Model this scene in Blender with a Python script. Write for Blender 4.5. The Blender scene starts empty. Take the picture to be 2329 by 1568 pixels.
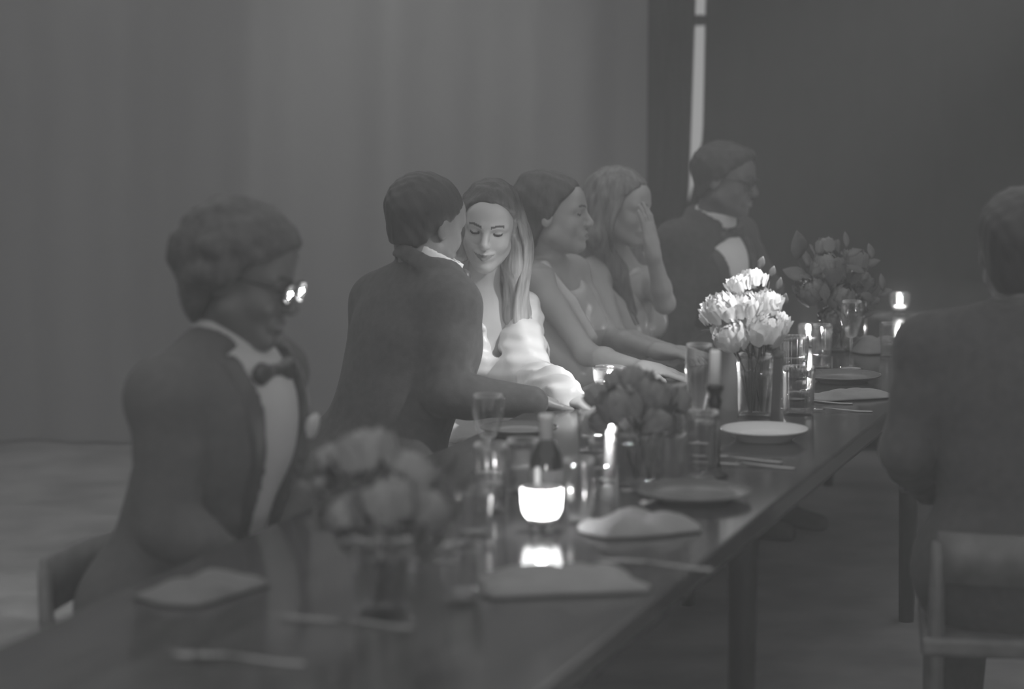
import bpy, bmesh, math, random
import numpy as np
from mathutils import Vector, Matrix

# ------------------------------------------------------------------ camera, world, exposure
SC = bpy.context.scene
COL = SC.collection
W_IMG, H_IMG = 2329, 1568
LENS = 85.0
FPX = W_IMG * LENS / 36.0
CAM_H = 1.63
HORIZON = 120.5
PITCH = math.atan((H_IMG / 2 - HORIZON) / FPX)
cam_d = bpy.data.cameras.new('camera')
cam_d.lens = LENS
cam_d.sensor_width = 36.0
cam_d.dof.use_dof = True
cam_d.dof.focus_distance = 6.35
cam_d.dof.aperture_fstop = 2.0
cam_d.clip_start = 0.05
cam = bpy.data.objects.new('camera', cam_d)
COL.objects.link(cam)
cam.location = (0, 0, CAM_H)
cam.rotation_euler = (math.pi / 2 - PITCH, 0, 0)
SC.camera = cam

world = bpy.data.worlds.new('dim_room_light')
SC.world = world
world.use_nodes = True
bg = world.node_tree.nodes['Background']
bg.inputs[0].default_value = (1, 1, 1, 1)
bg.inputs[1].default_value = 0.72
SC.view_settings.view_transform = 'Standard'
SC.view_settings.look = 'None'
SC.view_settings.exposure = 0.0
SC.view_settings.gamma = 1.0
SC.view_settings.use_curve_mapping = False
VEIL_DENSITY = 0.026  # density of the added volume that lifts the blacks
SC.cycles.max_bounces = 7
SC.cycles.diffuse_bounces = 3
SC.cycles.glossy_bounces = 4
SC.cycles.transparent_max_bounces = 20

# dim wall washer high above the drapes (outside the frame, assumed from the bright pool on the cloth)
wl = bpy.data.lights.new('wall_washer', 'SPOT')
wl.energy = 70.0
wl.spot_size = math.radians(46)
wl.spot_blend = 1.0
wl.shadow_soft_size = 0.12
wlo = bpy.data.objects.new('wall_washer', wl)
COL.objects.link(wlo)
wlo.location = (-0.55, 8.3, 3.1)
wlo.rotation_euler = (Vector((-0.42, 10.0, 1.45)) - wlo.location).to_track_quat('-Z', 'Y').to_euler()

# pin spot on the middle of the table, high up on the near side
ps = bpy.data.lights.new('pin_spot', 'SPOT')
ps.energy = 480.0
ps.spot_size = math.radians(21)
ps.spot_blend = 0.8
ps.shadow_soft_size = 0.06
pso = bpy.data.objects.new('pin_spot', ps)
COL.objects.link(pso)
pso.location = (1.95, 5.0, 2.75)
pso.rotation_euler = (Vector((0.20, 6.12, 0.96)) - pso.location).to_track_quat('-Z', 'Y').to_euler()

CAMP = np.array([0, 0, CAM_H])
FWD = np.array([0, math.cos(PITCH), -math.sin(PITCH)])
UPV = np.array([0, math.sin(PITCH), math.cos(PITCH)])
TABLE_Z = 0.75

def ray(px, py):
    return np.array([(px - W_IMG / 2) / FPX, 0, 0]) + UPV * ((H_IMG / 2 - py) / FPX) + FWD

def P(px, py, y):
    r = ray(px, py)
    return CAMP + r * (y / r[1])

def T(px, py, z=TABLE_Z):
    r = ray(px, py)
    return CAMP + r * ((z - CAM_H) / r[2])

# ------------------------------------------------------------------ materials
def mat(name, c, rough=0.6, metal=0.0, spec=0.5, noise=0.0, nscale=20.0, bump=0.0, bscale=60.0, stretch=None, sheen=0.0, emis=0.0):
    m = bpy.data.materials.new(name)
    m.use_nodes = True
    nt = m.node_tree
    b = nt.nodes['Principled BSDF']
    b.inputs['Base Color'].default_value = (c, c, c, 1)
    b.inputs['Roughness'].default_value = rough
    b.inputs['Metallic'].default_value = metal
    b.inputs['Specular IOR Level'].default_value = spec
    if sheen:
        b.inputs['Sheen Weight'].default_value = sheen
    if emis:
        b.inputs['Emission Color'].default_value = (1, 1, 1, 1)
        b.inputs['Emission Strength'].default_value = emis
    if noise or bump:
        tc = nt.nodes.new('ShaderNodeTexCoord')
        mp = nt.nodes.new('ShaderNodeMapping')
        nt.links.new(tc.outputs['Object'], mp.inputs['Vector'])
        if stretch:
            mp.inputs['Scale'].default_value = stretch
    if noise:
        n = nt.nodes.new('ShaderNodeTexNoise')
        n.inputs['Scale'].default_value = nscale
        n.inputs['Detail'].default_value = 3
        nt.links.new(mp.outputs[0], n.inputs['Vector'])
        r = nt.nodes.new('ShaderNodeMapRange')
        r.inputs[1].default_value = 0.3
        r.inputs[2].default_value = 0.7
        r.inputs[3].default_value = max(0, c * (1 - noise))
        r.inputs[4].default_value = min(1, c * (1 + noise))
        nt.links.new(n.outputs[0], r.inputs[0])
        nt.links.new(r.outputs[0], b.inputs['Base Color'])
    if bump:
        n2 = nt.nodes.new('ShaderNodeTexNoise')
        n2.inputs['Scale'].default_value = bscale
        nt.links.new(mp.outputs[0], n2.inputs['Vector'])
        bp = nt.nodes.new('ShaderNodeBump')
        bp.inputs['Strength'].default_value = bump
        bp.inputs['Distance'].default_value = 0.004
        nt.links.new(n2.outputs[0], bp.inputs['Height'])
        nt.links.new(bp.outputs[0], b.inputs['Normal'])
    return m

def glass_mat(name, tint=0.94, blend=0.25, rough=0.04):
    m = bpy.data.materials.new(name)
    m.use_nodes = True
    nt = m.node_tree
    nt.nodes.clear()
    out = nt.nodes.new('ShaderNodeOutputMaterial')
    tr = nt.nodes.new('ShaderNodeBsdfTransparent')
    tr.inputs[0].default_value = (tint, tint, tint, 1)
    gl = nt.nodes.new('ShaderNodeBsdfGlossy')
    gl.inputs['Color'].default_value = (1, 1, 1, 1)
    gl.inputs['Roughness'].default_value = rough
    lw = nt.nodes.new('ShaderNodeLayerWeight')
    lw.inputs[0].default_value = blend
    mx = nt.nodes.new('ShaderNodeMixShader')
    nt.links.new(lw.outputs['Facing'], mx.inputs[0])
    nt.links.new(tr.outputs[0], mx.inputs[1])
    nt.links.new(gl.outputs[0], mx.inputs[2])
    nt.links.new(mx.outputs[0], out.inputs[0])
    return m

def translucent_mat(name, c, mixf=0.6):
    m = bpy.data.materials.new(name)
    m.use_nodes = True
    nt = m.node_tree
    nt.nodes.clear()
    out = nt.nodes.new('ShaderNodeOutputMaterial')
    t = nt.nodes.new('ShaderNodeBsdfTranslucent')
    t.inputs[0].default_value = (c, c, c, 1)
    d = nt.nodes.new('ShaderNodeBsdfTransparent')
    d.inputs[0].default_value = (.9, .9, .9, 1)
    mx = nt.nodes.new('ShaderNodeMixShader')
    mx.inputs[0].default_value = mixf
    nt.links.new(d.outputs[0], mx.inputs[1])
    nt.links.new(t.outputs[0], mx.inputs[2])
    nt.links.new(mx.outputs[0], out.inputs[0])
    return m

def emit_mat(name, s):
    m = bpy.data.materials.new(name)
    m.use_nodes = True
    nt = m.node_tree
    nt.nodes.clear()
    out = nt.nodes.new('ShaderNodeOutputMaterial')
    e = nt.nodes.new('ShaderNodeEmission')
    e.inputs[1].default_value = s
    nt.links.new(e.outputs[0], out.inputs[0])
    return m

M = {}
M['wall'] = mat('plaster', .12, .8, noise=.15, nscale=3)
M['floor'] = mat('floor_boards', .19, .5, noise=.3, nscale=4)
M['drape'] = mat('pale_drape', .17, .8, noise=.10, nscale=1.6, bump=.15, bscale=180, stretch=(1, 1, .35))
M['drape_dark'] = mat('dark_drape', .010, .9, noise=.2, nscale=5, spec=.1)
M['window_glow'] = emit_mat('lit_window', .32)
M['window_bar'] = mat('window_bar', .03, .6)
M['table'] = mat('polished_dark_table', .05, .14, noise=.3, nscale=5, stretch=(1, 6, 1))
M['table_leg'] = mat('dark_wood', .02, .4, noise=.3, nscale=12)
M['chair'] = mat('chair_black_wood', .11, .45, noise=.3, nscale=18)
M['skin_m'] = mat('skin_warm', .16, .5, noise=.06, nscale=25, bump=.05, bscale=220)
M['skin_d'] = mat('skin_deep', .10, .42, noise=.08, nscale=25, bump=.05, bscale=220)
M['skin_f'] = mat('skin_light', .30, .48, noise=.05, nscale=25, bump=.04, bscale=220)
M['skin_b'] = mat('skin_fair', .38, .48, noise=.05, nscale=25, bump=.04, bscale=220)
M['skin_t'] = mat('skin_tan', .10, .5, noise=.06, nscale=25, bump=.05, bscale=220)
M['lips'] = mat('lips', .16, .35)
M['brow'] = mat('brow_hair', .07, .7)
M['lash'] = mat('eyelashes', .03, .6)
M['suit'] = mat('black_wool', .058, .8, noise=.2, nscale=50, bump=.1, bscale=300, spec=.2, sheen=.05)
M['suit_lifted'] = mat('black_wool_lifted', .085, .8, noise=.1, nscale=50, bump=.1, bscale=300, spec=.2)  # black wool made lighter: the fogged black level put into its colour
M['satin_black'] = mat('black_satin', .05, .45, noise=.1)
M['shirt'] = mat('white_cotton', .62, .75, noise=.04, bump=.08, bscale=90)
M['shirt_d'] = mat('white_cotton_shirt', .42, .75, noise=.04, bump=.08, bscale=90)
M['silk'] = mat('white_silk', .60, .38, noise=.03, bump=.05, bscale=40)
M['satin_pale'] = mat('champagne_satin', .40, .30, noise=.05, bump=.06, bscale=40)
M['hair_dark'] = mat('dark_hair', .026, .55, noise=.4, nscale=40, bump=.5, bscale=90, stretch=(1, 1, .25))
M['hair_curl'] = mat('curly_black_hair', .055, .7, noise=.4, nscale=60, bump=.8, bscale=120)
M['hair_brown'] = mat('brown_hair', .045, .5, noise=.4, nscale=60, bump=.5, bscale=110, stretch=(1, 1, .3))
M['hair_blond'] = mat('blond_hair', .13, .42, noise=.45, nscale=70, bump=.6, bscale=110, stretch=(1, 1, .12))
M['hair_blond_lock'] = mat('blond_hair_light', .40, .42, noise=.45, nscale=70, bump=.6, bscale=110, stretch=(1, 1, .12))
_b = M['hair_blond'].node_tree          # crown shadow put into the colour: dark on top, fairer down to the ends
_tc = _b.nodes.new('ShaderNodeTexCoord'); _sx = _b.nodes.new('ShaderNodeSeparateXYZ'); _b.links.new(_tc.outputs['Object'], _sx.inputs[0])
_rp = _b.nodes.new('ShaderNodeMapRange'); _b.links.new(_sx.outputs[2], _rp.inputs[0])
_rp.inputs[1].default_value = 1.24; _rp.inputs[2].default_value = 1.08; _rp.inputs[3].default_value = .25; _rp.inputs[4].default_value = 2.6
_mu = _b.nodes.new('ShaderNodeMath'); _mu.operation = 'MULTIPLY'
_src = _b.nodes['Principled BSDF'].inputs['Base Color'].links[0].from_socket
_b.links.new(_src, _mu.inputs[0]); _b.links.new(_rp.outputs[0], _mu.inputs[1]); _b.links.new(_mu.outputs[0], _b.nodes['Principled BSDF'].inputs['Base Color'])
M['hair_sand'] = mat('sandy_hair', .13, .45, noise=.45, nscale=70, bump=.6, bscale=110, stretch=(1, 1, .12))
M['frame'] = mat('glasses_frame', .01, .25)
M['lens'] = glass_mat('spectacle_lens', .92, .30, .0)
M['glass'] = glass_mat('clear_glass', .955, .30, .10)
M['glass_rib'] = glass_mat('ribbed_glass', .92, .40, .10)
M['water'] = glass_mat('drink', .78, .25, .10)
M['frost'] = translucent_mat('frosted_glass', .95, .55)
M['wax'] = mat('candle_wax', .85, .5)
M['flame'] = emit_mat('candle_flame', 60)
M['bottle'] = mat('dark_bottle_glass', .01, .12)
M['foil'] = mat('pale_bottle_foil', .55, .4)
M['metal'] = mat('cutlery_steel', .32, .24, metal=1)
M['candlestick'] = mat('black_candlestick', .012, .3)
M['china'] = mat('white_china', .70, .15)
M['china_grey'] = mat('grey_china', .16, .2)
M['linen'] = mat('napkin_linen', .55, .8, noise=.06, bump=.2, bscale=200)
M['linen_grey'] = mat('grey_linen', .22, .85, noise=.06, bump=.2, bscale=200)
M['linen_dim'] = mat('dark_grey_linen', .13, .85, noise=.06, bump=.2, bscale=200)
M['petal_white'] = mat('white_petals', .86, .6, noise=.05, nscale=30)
M['petal_dim'] = mat('dimmed_white_petals', .24, .65, noise=.25, nscale=30)  # white petals darkened: the weak light on them put into the colour
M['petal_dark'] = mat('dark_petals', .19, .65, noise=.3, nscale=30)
M['leaf'] = mat('leaf_green', .11, .5, noise=.3, nscale=25)
M['stem'] = mat('flower_stem', .08, .5)

# ------------------------------------------------------------------ scene helpers
def tag(o, label=None, cat=None, group=None, kind=None):
    if label: o['label'] = label
    if cat: o['category'] = cat
    if group: o['group'] = group
    if kind: o['kind'] = kind
    return o

def empty(name, loc, rz=0.0, label=None, cat=None, group=None):
    o = bpy.data.objects.new(name, None)
    o.empty_display_size = .05
    COL.objects.link(o)
    o.location = Vector([float(v) for v in loc])
    o.rotation_euler = (0, 0, rz)
    tag(o, label, cat, group)
    return o

def mesh_obj(name, verts, faces, material, parent=None, smooth=True, loc=None):
    me = bpy.data.meshes.new(name)
    me.from_pydata([tuple(map(float, v)) for v in verts], [], [tuple(map(int, f)) for f in faces])
    if smooth:
        me.polygons.foreach_set('use_smooth', [True] * len(me.polygons))
    for mm in (material if isinstance(material, (list, tuple)) else [material]):
        me.materials.append(mm)
    o = bpy.data.objects.new(name, me)
    COL.objects.link(o)
    if parent is not None:
        o.parent = parent
    if loc is not None:
        o.location = Vector([float(v) for v in loc])
    return o

def fix_normals(o):
    bm = bmesh.new(); bm.from_mesh(o.data)
    bmesh.ops.recalc_face_normals(bm, faces=bm.faces)
    bm.to_mesh(o.data); bm.free()
    return o

class MB:
    def __init__(s):
        s.v = []; s.f = []
    def add(s, v, f):
        n = len(s.v)
        s.v += [tuple(map(float, p)) for p in v]
        s.f += [tuple(int(i) + n for i in q) for q in f]
    def box(s, c, sz, rz=0.0):
        cx, cy, cz = c; a, b, h = sz[0] / 2, sz[1] / 2, sz[2] / 2
        co, si = math.cos(rz), math.sin(rz)
        v = []
        for z in (-h, h):
            for x, y in ((-a, -b), (a, -b), (a, b), (-a, b)):
                v.append((cx + x * co - y * si, cy + x * si + y * co, cz + z))
        s.add(v, [(3, 2, 1, 0), (4, 5, 6, 7), (0, 1, 5, 4), (1, 2, 6, 5), (2, 3, 7, 6), (3, 0, 4, 7)])
    def tube(s, pts, rad, seg=8, cap=True):
        pts = [np.array(p, float) for p in pts]
        if not hasattr(rad, '__len__'): rad = [rad] * len(pts)
        n0 = None; v = []; f = []
        for i, p in enumerate(pts):
            t = pts[min(i + 1, len(pts) - 1)] - pts[max(i - 1, 0)]
            t = t / (np.linalg.norm(t) + 1e-9)
            if n0 is None:
                a = np.array([0, 0, 1.]) if abs(t[2]) < .9 else np.array([1., 0, 0])
                n0 = np.cross(t, a)
            n0 = n0 - t * n0.dot(t); n0 /= np.linalg.norm(n0) + 1e-9
            b = np.cross(t, n0)
            for k in range(seg):
                an = 2 * math.pi * k / seg
                v.append(p + (n0 * math.cos(an) + b * math.sin(an)) * rad[i])
        for i in range(len(pts) - 1):
            for k in range(seg):
                k2 = (k + 1) % seg
                f.append((i * seg + k, i * seg + k2, (i + 1) * seg + k2, (i + 1) * seg + k))
        if cap:
            f.append(tuple(range(seg))[::-1]); f.append(tuple((len(pts) - 1) * seg + k for k in range(seg)))
        s.add(v, f)
    def lathe(s, prof, seg=32, c=(0, 0, 0), ribs=0, ribamp=0.0):
        v = []; f = []
        for (r, z) in prof:
            for k in range(seg):
                an = 2 * math.pi * k / seg
                rr = r + (ribamp * math.cos(ribs * an) if ribs and r > .01 else 0)
                v.append((c[0] + rr * math.cos(an), c[1] + rr * math.sin(an), c[2] + z))
        for i in range(len(prof) - 1):
            for k in range(seg):
                k2 = (k + 1) % seg
                f.append((i * seg + k, i * seg + k2, (i + 1) * seg + k2, (i + 1) * seg + k))
        s.add(v, f)
    def build(s, name, material, parent=None, smooth=True, loc=None, fix=True):
        o = mesh_obj(name, s.v, s.f, material, parent, smooth, loc)
        if fix: fix_normals(o)
        return o

def bevel(o, w=.004, seg=2):
    md = o.modifiers.new('bevel', 'BEVEL'); md.width = w; md.segments = seg; md.limit_method = 'ANGLE'
    return o

def copy_tree(o, parent=None):
    c = o.copy(); COL.objects.link(c)
    if parent is not None: c.parent = parent
    for ch in o.children: copy_tree(ch, c)
    return c
# ------------------------------------------------------------------ the room
def struct(o):
    o['kind'] = 'structure'; return o

m = MB(); m.box((0, 5.0, -0.03), (11, 14.0, .06)); struct(m.build('floor', M['floor'], smooth=False))
m = MB(); m.box((0, 10.65, 1.7), (11, .1, 3.4)); struct(m.build('wall_back', M['wall'], smooth=False))
m = MB(); m.box((-5.3, 5.0, 1.7), (.1, 11.2, 3.4)); struct(m.build('wall_left', M['wall'], smooth=False))
m = MB(); m.box((5.3, 5.0, 1.7), (.1, 11.2, 3.4)); struct(m.build('wall_right', mat('dark_wall', .02, .8, noise=.2, nscale=3), smooth=False))

# narrow lit window seen in the slit between the dark drapes
wz0, wz1 = .9, 2.6
m = MB(); m.box((.80, 10.56, (wz0 + wz1) / 2), (.50, .08, wz1 - wz0 + .1)); wframe = struct(m.build('window_1', M['window_bar'], smooth=False))
m = MB(); m.box((.80, 10.50, (wz0 + wz1) / 2), (.40, .02, wz1 - wz0)); m.build('window_pane', M['window_glow'], wframe, smooth=False)
zb = P(1586, 46, 10.45)[2]
m = MB(); m.box((.80, 10.46, zb), (.40, .05, .045)); m.build('glazing_bar', M['window_bar'], wframe, smooth=False)

def drape(name, x0f, x1f, y, z0, z1, pitch, amp, material, label, seed, group):
    """a hanging cloth panel with soft vertical folds; x0f/x1f give its side edges by height; real thickness"""
    rnd = random.Random(seed)
    nx, nz = max(24, int((x1f(1.2) - x0f(1.2)) / .02)), 48
    ph = [rnd.uniform(0, 6.28) for _ in range(4)]
    v = []; f = []
    for side in (0, 1):
        for j in range(nz + 1):
            z = z0 + (z1 - z0) * j / nz
            xa, xb = x0f(z), x1f(z)
            for i in range(nx + 1):
                u = i / nx
                x = xa + (xb - xa) * u
                xr = x0f(2.0) + (x1f(2.0) - x0f(2.0)) * u
                w = xr * 2 * math.pi / pitch
                yy = amp * (math.sin(w + ph[0] + .25 * math.sin(z * 1.3 + ph[1])) + .45 * math.sin(w * 2.17 + ph[2] + .3 * math.sin(z * 2.1)) + .2 * math.sin(w * .43 + ph[3]))
                yy *= (.7 + .3 * (z1 - z) / (z1 - z0))
                v.append((x, y + yy + side * .006, z))
    n1 = (nx + 1) * (nz + 1)
    for j in range(nz):
        for i in range(nx):
            a = j * (nx + 1) + i
            f.append((a, a + 1, a + nx + 2, a + nx + 1))
            f.append((n1 + a + nx + 1, n1 + a + nx + 2, n1 + a + 1, n1 + a))
    for j in range(nz):
        for i in (0, nx):
            a = j * (nx + 1) + i
            q = (a, a + nx + 1, n1 + a + nx + 1, n1 + a)
            f.append(q if i == 0 else q[::-1])
    o = mesh_obj(name, v, f, material)
    return tag(o, label, 'drape', group)

cx = lambda x: (lambda z: x)
GD = 'pale drapes along the back wall'
drape('drape', cx(-4.9), cx(.62), 10.05, 0.01, 3.2, .60, .042, M['drape'], 'wide pale drape hanging in soft folds behind the guests', 10, GD)
def gxl(z):   # left lip of the slit
    return float(np.interp(z, [.9, 1.02, 1.08, 1.6, 1.86], [.735, .715, .722, .735, .742]))
def gxr(z):   # right lip of the slit, closing at the bottom
    return float(np.interp(z, [.9, 1.05, 1.10, 1.21, 1.26, 1.32, 1.86], [.705, .712, .748, .750, .767, .772, .778]))
drape('dark_drape', cx(.55), gxl, 9.86, 0.01, 3.2, .11, .014, M['drape_dark'], 'narrow black drape beside the lit slit, nearest the pale drapes', 31, 'black drapes')
drape('dark_drape', gxr, cx(2.3), 9.82, 0.01, 3.2, .30, .012, M['drape_dark'], 'wide black drape behind the man with glasses and the far flowers', 32, 'black drapes')
drape('dark_drape', cx(2.26), cx(5.0), 9.86, 0.01, 3.2, .34, .02, M['drape_dark'], 'outermost black drape by the dark side wall', 33, 'black drapes')

# ------------------------------------------------------------------ the long table
DIR = np.array([.32, .947, 0]); DIR /= np.linalg.norm(DIR)      # along the table, away from the camera
NRM = np.array([DIR[1], -DIR[0], 0])                               # from the guests' side towards the near side
TAB_RZ = math.atan2(DIR[1], DIR[0])
C0 = np.array([.06, 4.52, 0])                                      # a point of the centre line
def on_table(s, t=0.0):
    return C0 + DIR * s + NRM * t + np.array([0, 0, TABLE_Z])
tl0, tl1, TWID = -2.0, 5.0, .85
tc = C0 + DIR * (tl0 + tl1) / 2 - NRM * .045
tab = empty('dining_table', (tc[0], tc[1], 0), TAB_RZ, 'long dark polished dining table laid with candles, flowers and glasses', 'table')
m = MB(); m.box((0, 0, TABLE_Z - .02), (tl1 - tl0, TWID, .04)); bevel(m.build('table_top', M['table'], tab, smooth=False), .006)
m = MB(); L2 = (tl1 - tl0) / 2
for sx in (-1, 1):
    m.box((sx * (L2 - .35), 0, TABLE_Z - .08), (.05, TWID - .2, .08))
for sy in (-1, 1):
    m.box((0, sy * (TWID / 2 - .1), TABLE_Z - .08), (tl1 - tl0 - .7, .03, .08))
m.build('apron', M['table_leg'], tab, smooth=False)
for sx in (-1, -.33, .33, 1):
    for sy in (-1, 1):
        m = MB(); m.lathe([(.0, 0), (.022, 0), (.034, .66), (.034, TABLE_Z - .04), (0, TABLE_Z - .04)], 12, (sx * (L2 - .35), sy * (TWID / 2 - .1), 0)); m.build('table_leg', M['table_leg'], tab)

def chair(loc, fwd, label):
    rz = math.atan2(fwd[1], fwd[0])
    e = empty('dining_chair', (loc[0], loc[1], 0), rz, label, 'chair', 'black dining chairs')
    m = MB(); m.box((0, 0, .425), (.42, .42, .04)); bevel(m.build('seat', M['chair'], e, smooth=False), .012, 3)
    for sx, sy in ((.18, .18), (.18, -.18)):
        m = MB(); m.tube([(sx, sy, 0), (sx, sy, .41)], [.013, .018], 10); m.build('leg', M['chair'], e)
    for sy in (.18, -.18):
        m = MB(); m.tube([(-.21, sy, 0), (-.18, sy, .42), (-.20, sy, .54), (-.205, sy, .645)], [.013, .018, .016, .012], 10); m.build('leg', M['chair'], e)
    v = []; f = []
    for k in range(9):
        y = -.18 + .36 * k / 8; c = -.02 * (1 - (y / .18) ** 2)
        for (z, xo) in ((.56, -.20), (.665, -.205)):
            v += [(xo + c - .008, y, z), (xo + c + .008, y, z)]
    for k in range(8):
        a = k * 4; b = a + 4
        f += [(a, a + 2, b + 2, b), (a + 1, b + 1, b + 3, a + 3), (a + 2, a + 3, b + 3, b + 2), (a, b, b + 1, a + 1)]
    f += [(0, 1, 3, 2), (32, 34, 35, 33)]
    fix_normals(mesh_obj('backrest', v, f, M['chair'], e))
    return e
# ------------------------------------------------------------------ smooth solids (signed distance + surface nets)
A = lambda *v: np.array(v, dtype=np.float64)
def nrm(v):
    v = np.asarray(v, float); return v / (np.linalg.norm(v) + 1e-12)

def op_rc(a, b, ra, rb, k=.02, sub=False):
    a = np.asarray(a, float); b = np.asarray(b, float); ab = b - a; L2 = float(ab.dot(ab)) + 1e-12
    def fn(X, Y, Z):
        px, py, pz = X - a[0], Y - a[1], Z - a[2]
        t = np.clip((px * ab[0] + py * ab[1] + pz * ab[2]) / L2, 0, 1)
        dx, dy, dz = px - t * ab[0], py - t * ab[1], pz - t * ab[2]
        return np.sqrt(dx * dx + dy * dy + dz * dz) - (ra + (rb - ra) * t)
    r = max(ra, rb)
    return ('s' if sub else 'u', fn, np.minimum(a, b) - r, np.maximum(a, b) + r, k)

def op_ell(c, r, R=None, k=.02, sub=False):
    c = np.asarray(c, float); r = np.asarray(r, float); R = np.eye(3) if R is None else R
    def fn(X, Y, Z):
        px, py, pz = X - c[0], Y - c[1], Z - c[2]
        q = [px * R[0, i] + py * R[1, i] + pz * R[2, i] for i in range(3)]
        k0 = np.sqrt(sum((q[i] / r[i]) ** 2 for i in range(3)))
        k1 = np.sqrt(sum((q[i] / r[i] ** 2) ** 2 for i in range(3))) + 1e-9
        return k0 * (k0 - 1) / k1
    m = np.sqrt(((R * r) ** 2).sum(1))
    return ('s' if sub else 'u', fn, c - m, c + m, k)

def op_fn(kind, fn, k=.0):
    return (kind, fn, None, None, k)

def inflate(ops, g):
    """the same solids grown by g"""
    out = []
    for (kd, fn, lo, hi, k) in ops:
        if kd == 'u':
            out.append((kd, (lambda X, Y, Z, fn=fn: fn(X, Y, Z) - g), lo - g, hi + g, k))
    return out

def evaluate(ops, lo, hi, h):
    n = np.maximum(np.ceil((hi - lo) / h).astype(int) + 1, 4)
    ax = [lo[i] + h * np.arange(n[i]) for i in range(3)]
    F = np.full(tuple(n), .25, dtype=np.float64)
    for (kd, fn, blo, bhi, k) in ops:
        if blo is None:
            sl = (slice(None),) * 3
        else:
            pad = k + .03
            i0 = np.clip(np.floor((blo - pad - lo) / h).astype(int), 0, n)
            i1 = np.clip(np.ceil((bhi + pad - lo) / h).astype(int) + 1, 0, n)
            if np.any(i1 <= i0): continue
            sl = tuple(slice(i0[q], i1[q]) for q in range(3))
        X = ax[0][sl[0]][:, None, None]; Y = ax[1][sl[1]][None, :, None]; Z = ax[2][sl[2]][None, None, :]
        f = F[sl]
        d = fn(X, Y, Z)
        if kd == 'd':
            F[sl] = f + d; continue
        if kd == 'u':
            a, b, s = f, d, 1
        elif kd == 's':
            a, b, s = -f, d, -1
        else:   # intersection
            a, b, s = -f, -d, -1
        if k > 0:
            hh = np.maximum(k - np.abs(a - b), 0) / k
            r = np.minimum(a, b) - hh * hh * k * .25
        else:
            r = np.minimum(a, b)
        F[sl] = r * s
    return F

def surface_nets(F, lo, h):
    ins = F < 0
    n = np.array(F.shape)
    cs = [(0, 0, 0), (1, 0, 0), (0, 1, 0), (1, 1, 0), (0, 0, 1), (1, 0, 1), (0, 1, 1), (1, 1, 1)]
    g = lambda arr, c: arr[c[0]:n[0] - 1 + c[0], c[1]:n[1] - 1 + c[1], c[2]:n[2] - 1 + c[2]]
    cnt = sum(g(ins, c).astype(np.int8) for c in cs)
    idx = np.argwhere((cnt > 0) & (cnt < 8))
    if len(idx) == 0: return np.zeros((0, 3)), np.zeros((0, 4), int)
    cv = np.stack([F[idx[:, 0] + c[0], idx[:, 1] + c[1], idx[:, 2] + c[2]] for c in cs], 1)
    acc = np.zeros((len(idx), 3)); num = np.zeros(len(idx))
    for a in range(8):
        for b in range(a + 1, 8):
            df = np.abs(np.array(cs[a]) - np.array(cs[b]))
            if df.sum() != 1: continue
            va, vb = cv[:, a], cv[:, b]
            mk = (va < 0) != (vb < 0)
            t = np.where(mk, va / np.where(mk, va - vb, 1), 0)
            acc[mk] += (np.array(cs[a]) + t[:, None] * (np.array(cs[b]) - np.array(cs[a])))[mk]
            num[mk] += 1
    V = lo + h * (idx + acc / num[:, None])
    vid = -np.ones(tuple(n - 1), dtype=np.int64)
    vid[idx[:, 0], idx[:, 1], idx[:, 2]] = np.arange(len(idx))
    Q = []
    for ax in range(3):
        s0 = [slice(None)] * 3; s1 = [slice(None)] * 3
        s0[ax] = slice(0, -1); s1[ax] = slice(1, None)
        ch = ins[tuple(s0)] != ins[tuple(s1)]
        e = np.argwhere(ch)
        b, c = (ax + 1) % 3, (ax + 2) % 3
        ok = (e[:, b] > 0) & (e[:, c] > 0) & (e[:, b] < n[b] - 1) & (e[:, c] < n[c] - 1)
        e = e[ok]
        if len(e) == 0: continue
        flip = ins[e[:, 0], e[:, 1], e[:, 2]]
        def cell(db, dc):
            q = e.copy(); q[:, b] -= db; q[:, c] -= dc
            return vid[q[:, 0], q[:, 1], q[:, 2]]
        q = np.stack([cell(1, 1), cell(0, 1), cell(0, 0), cell(1, 0)], 1)
        q[~flip] = q[~flip][:, ::-1]
        Q.append(q)
    return V, np.concatenate(Q)

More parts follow.
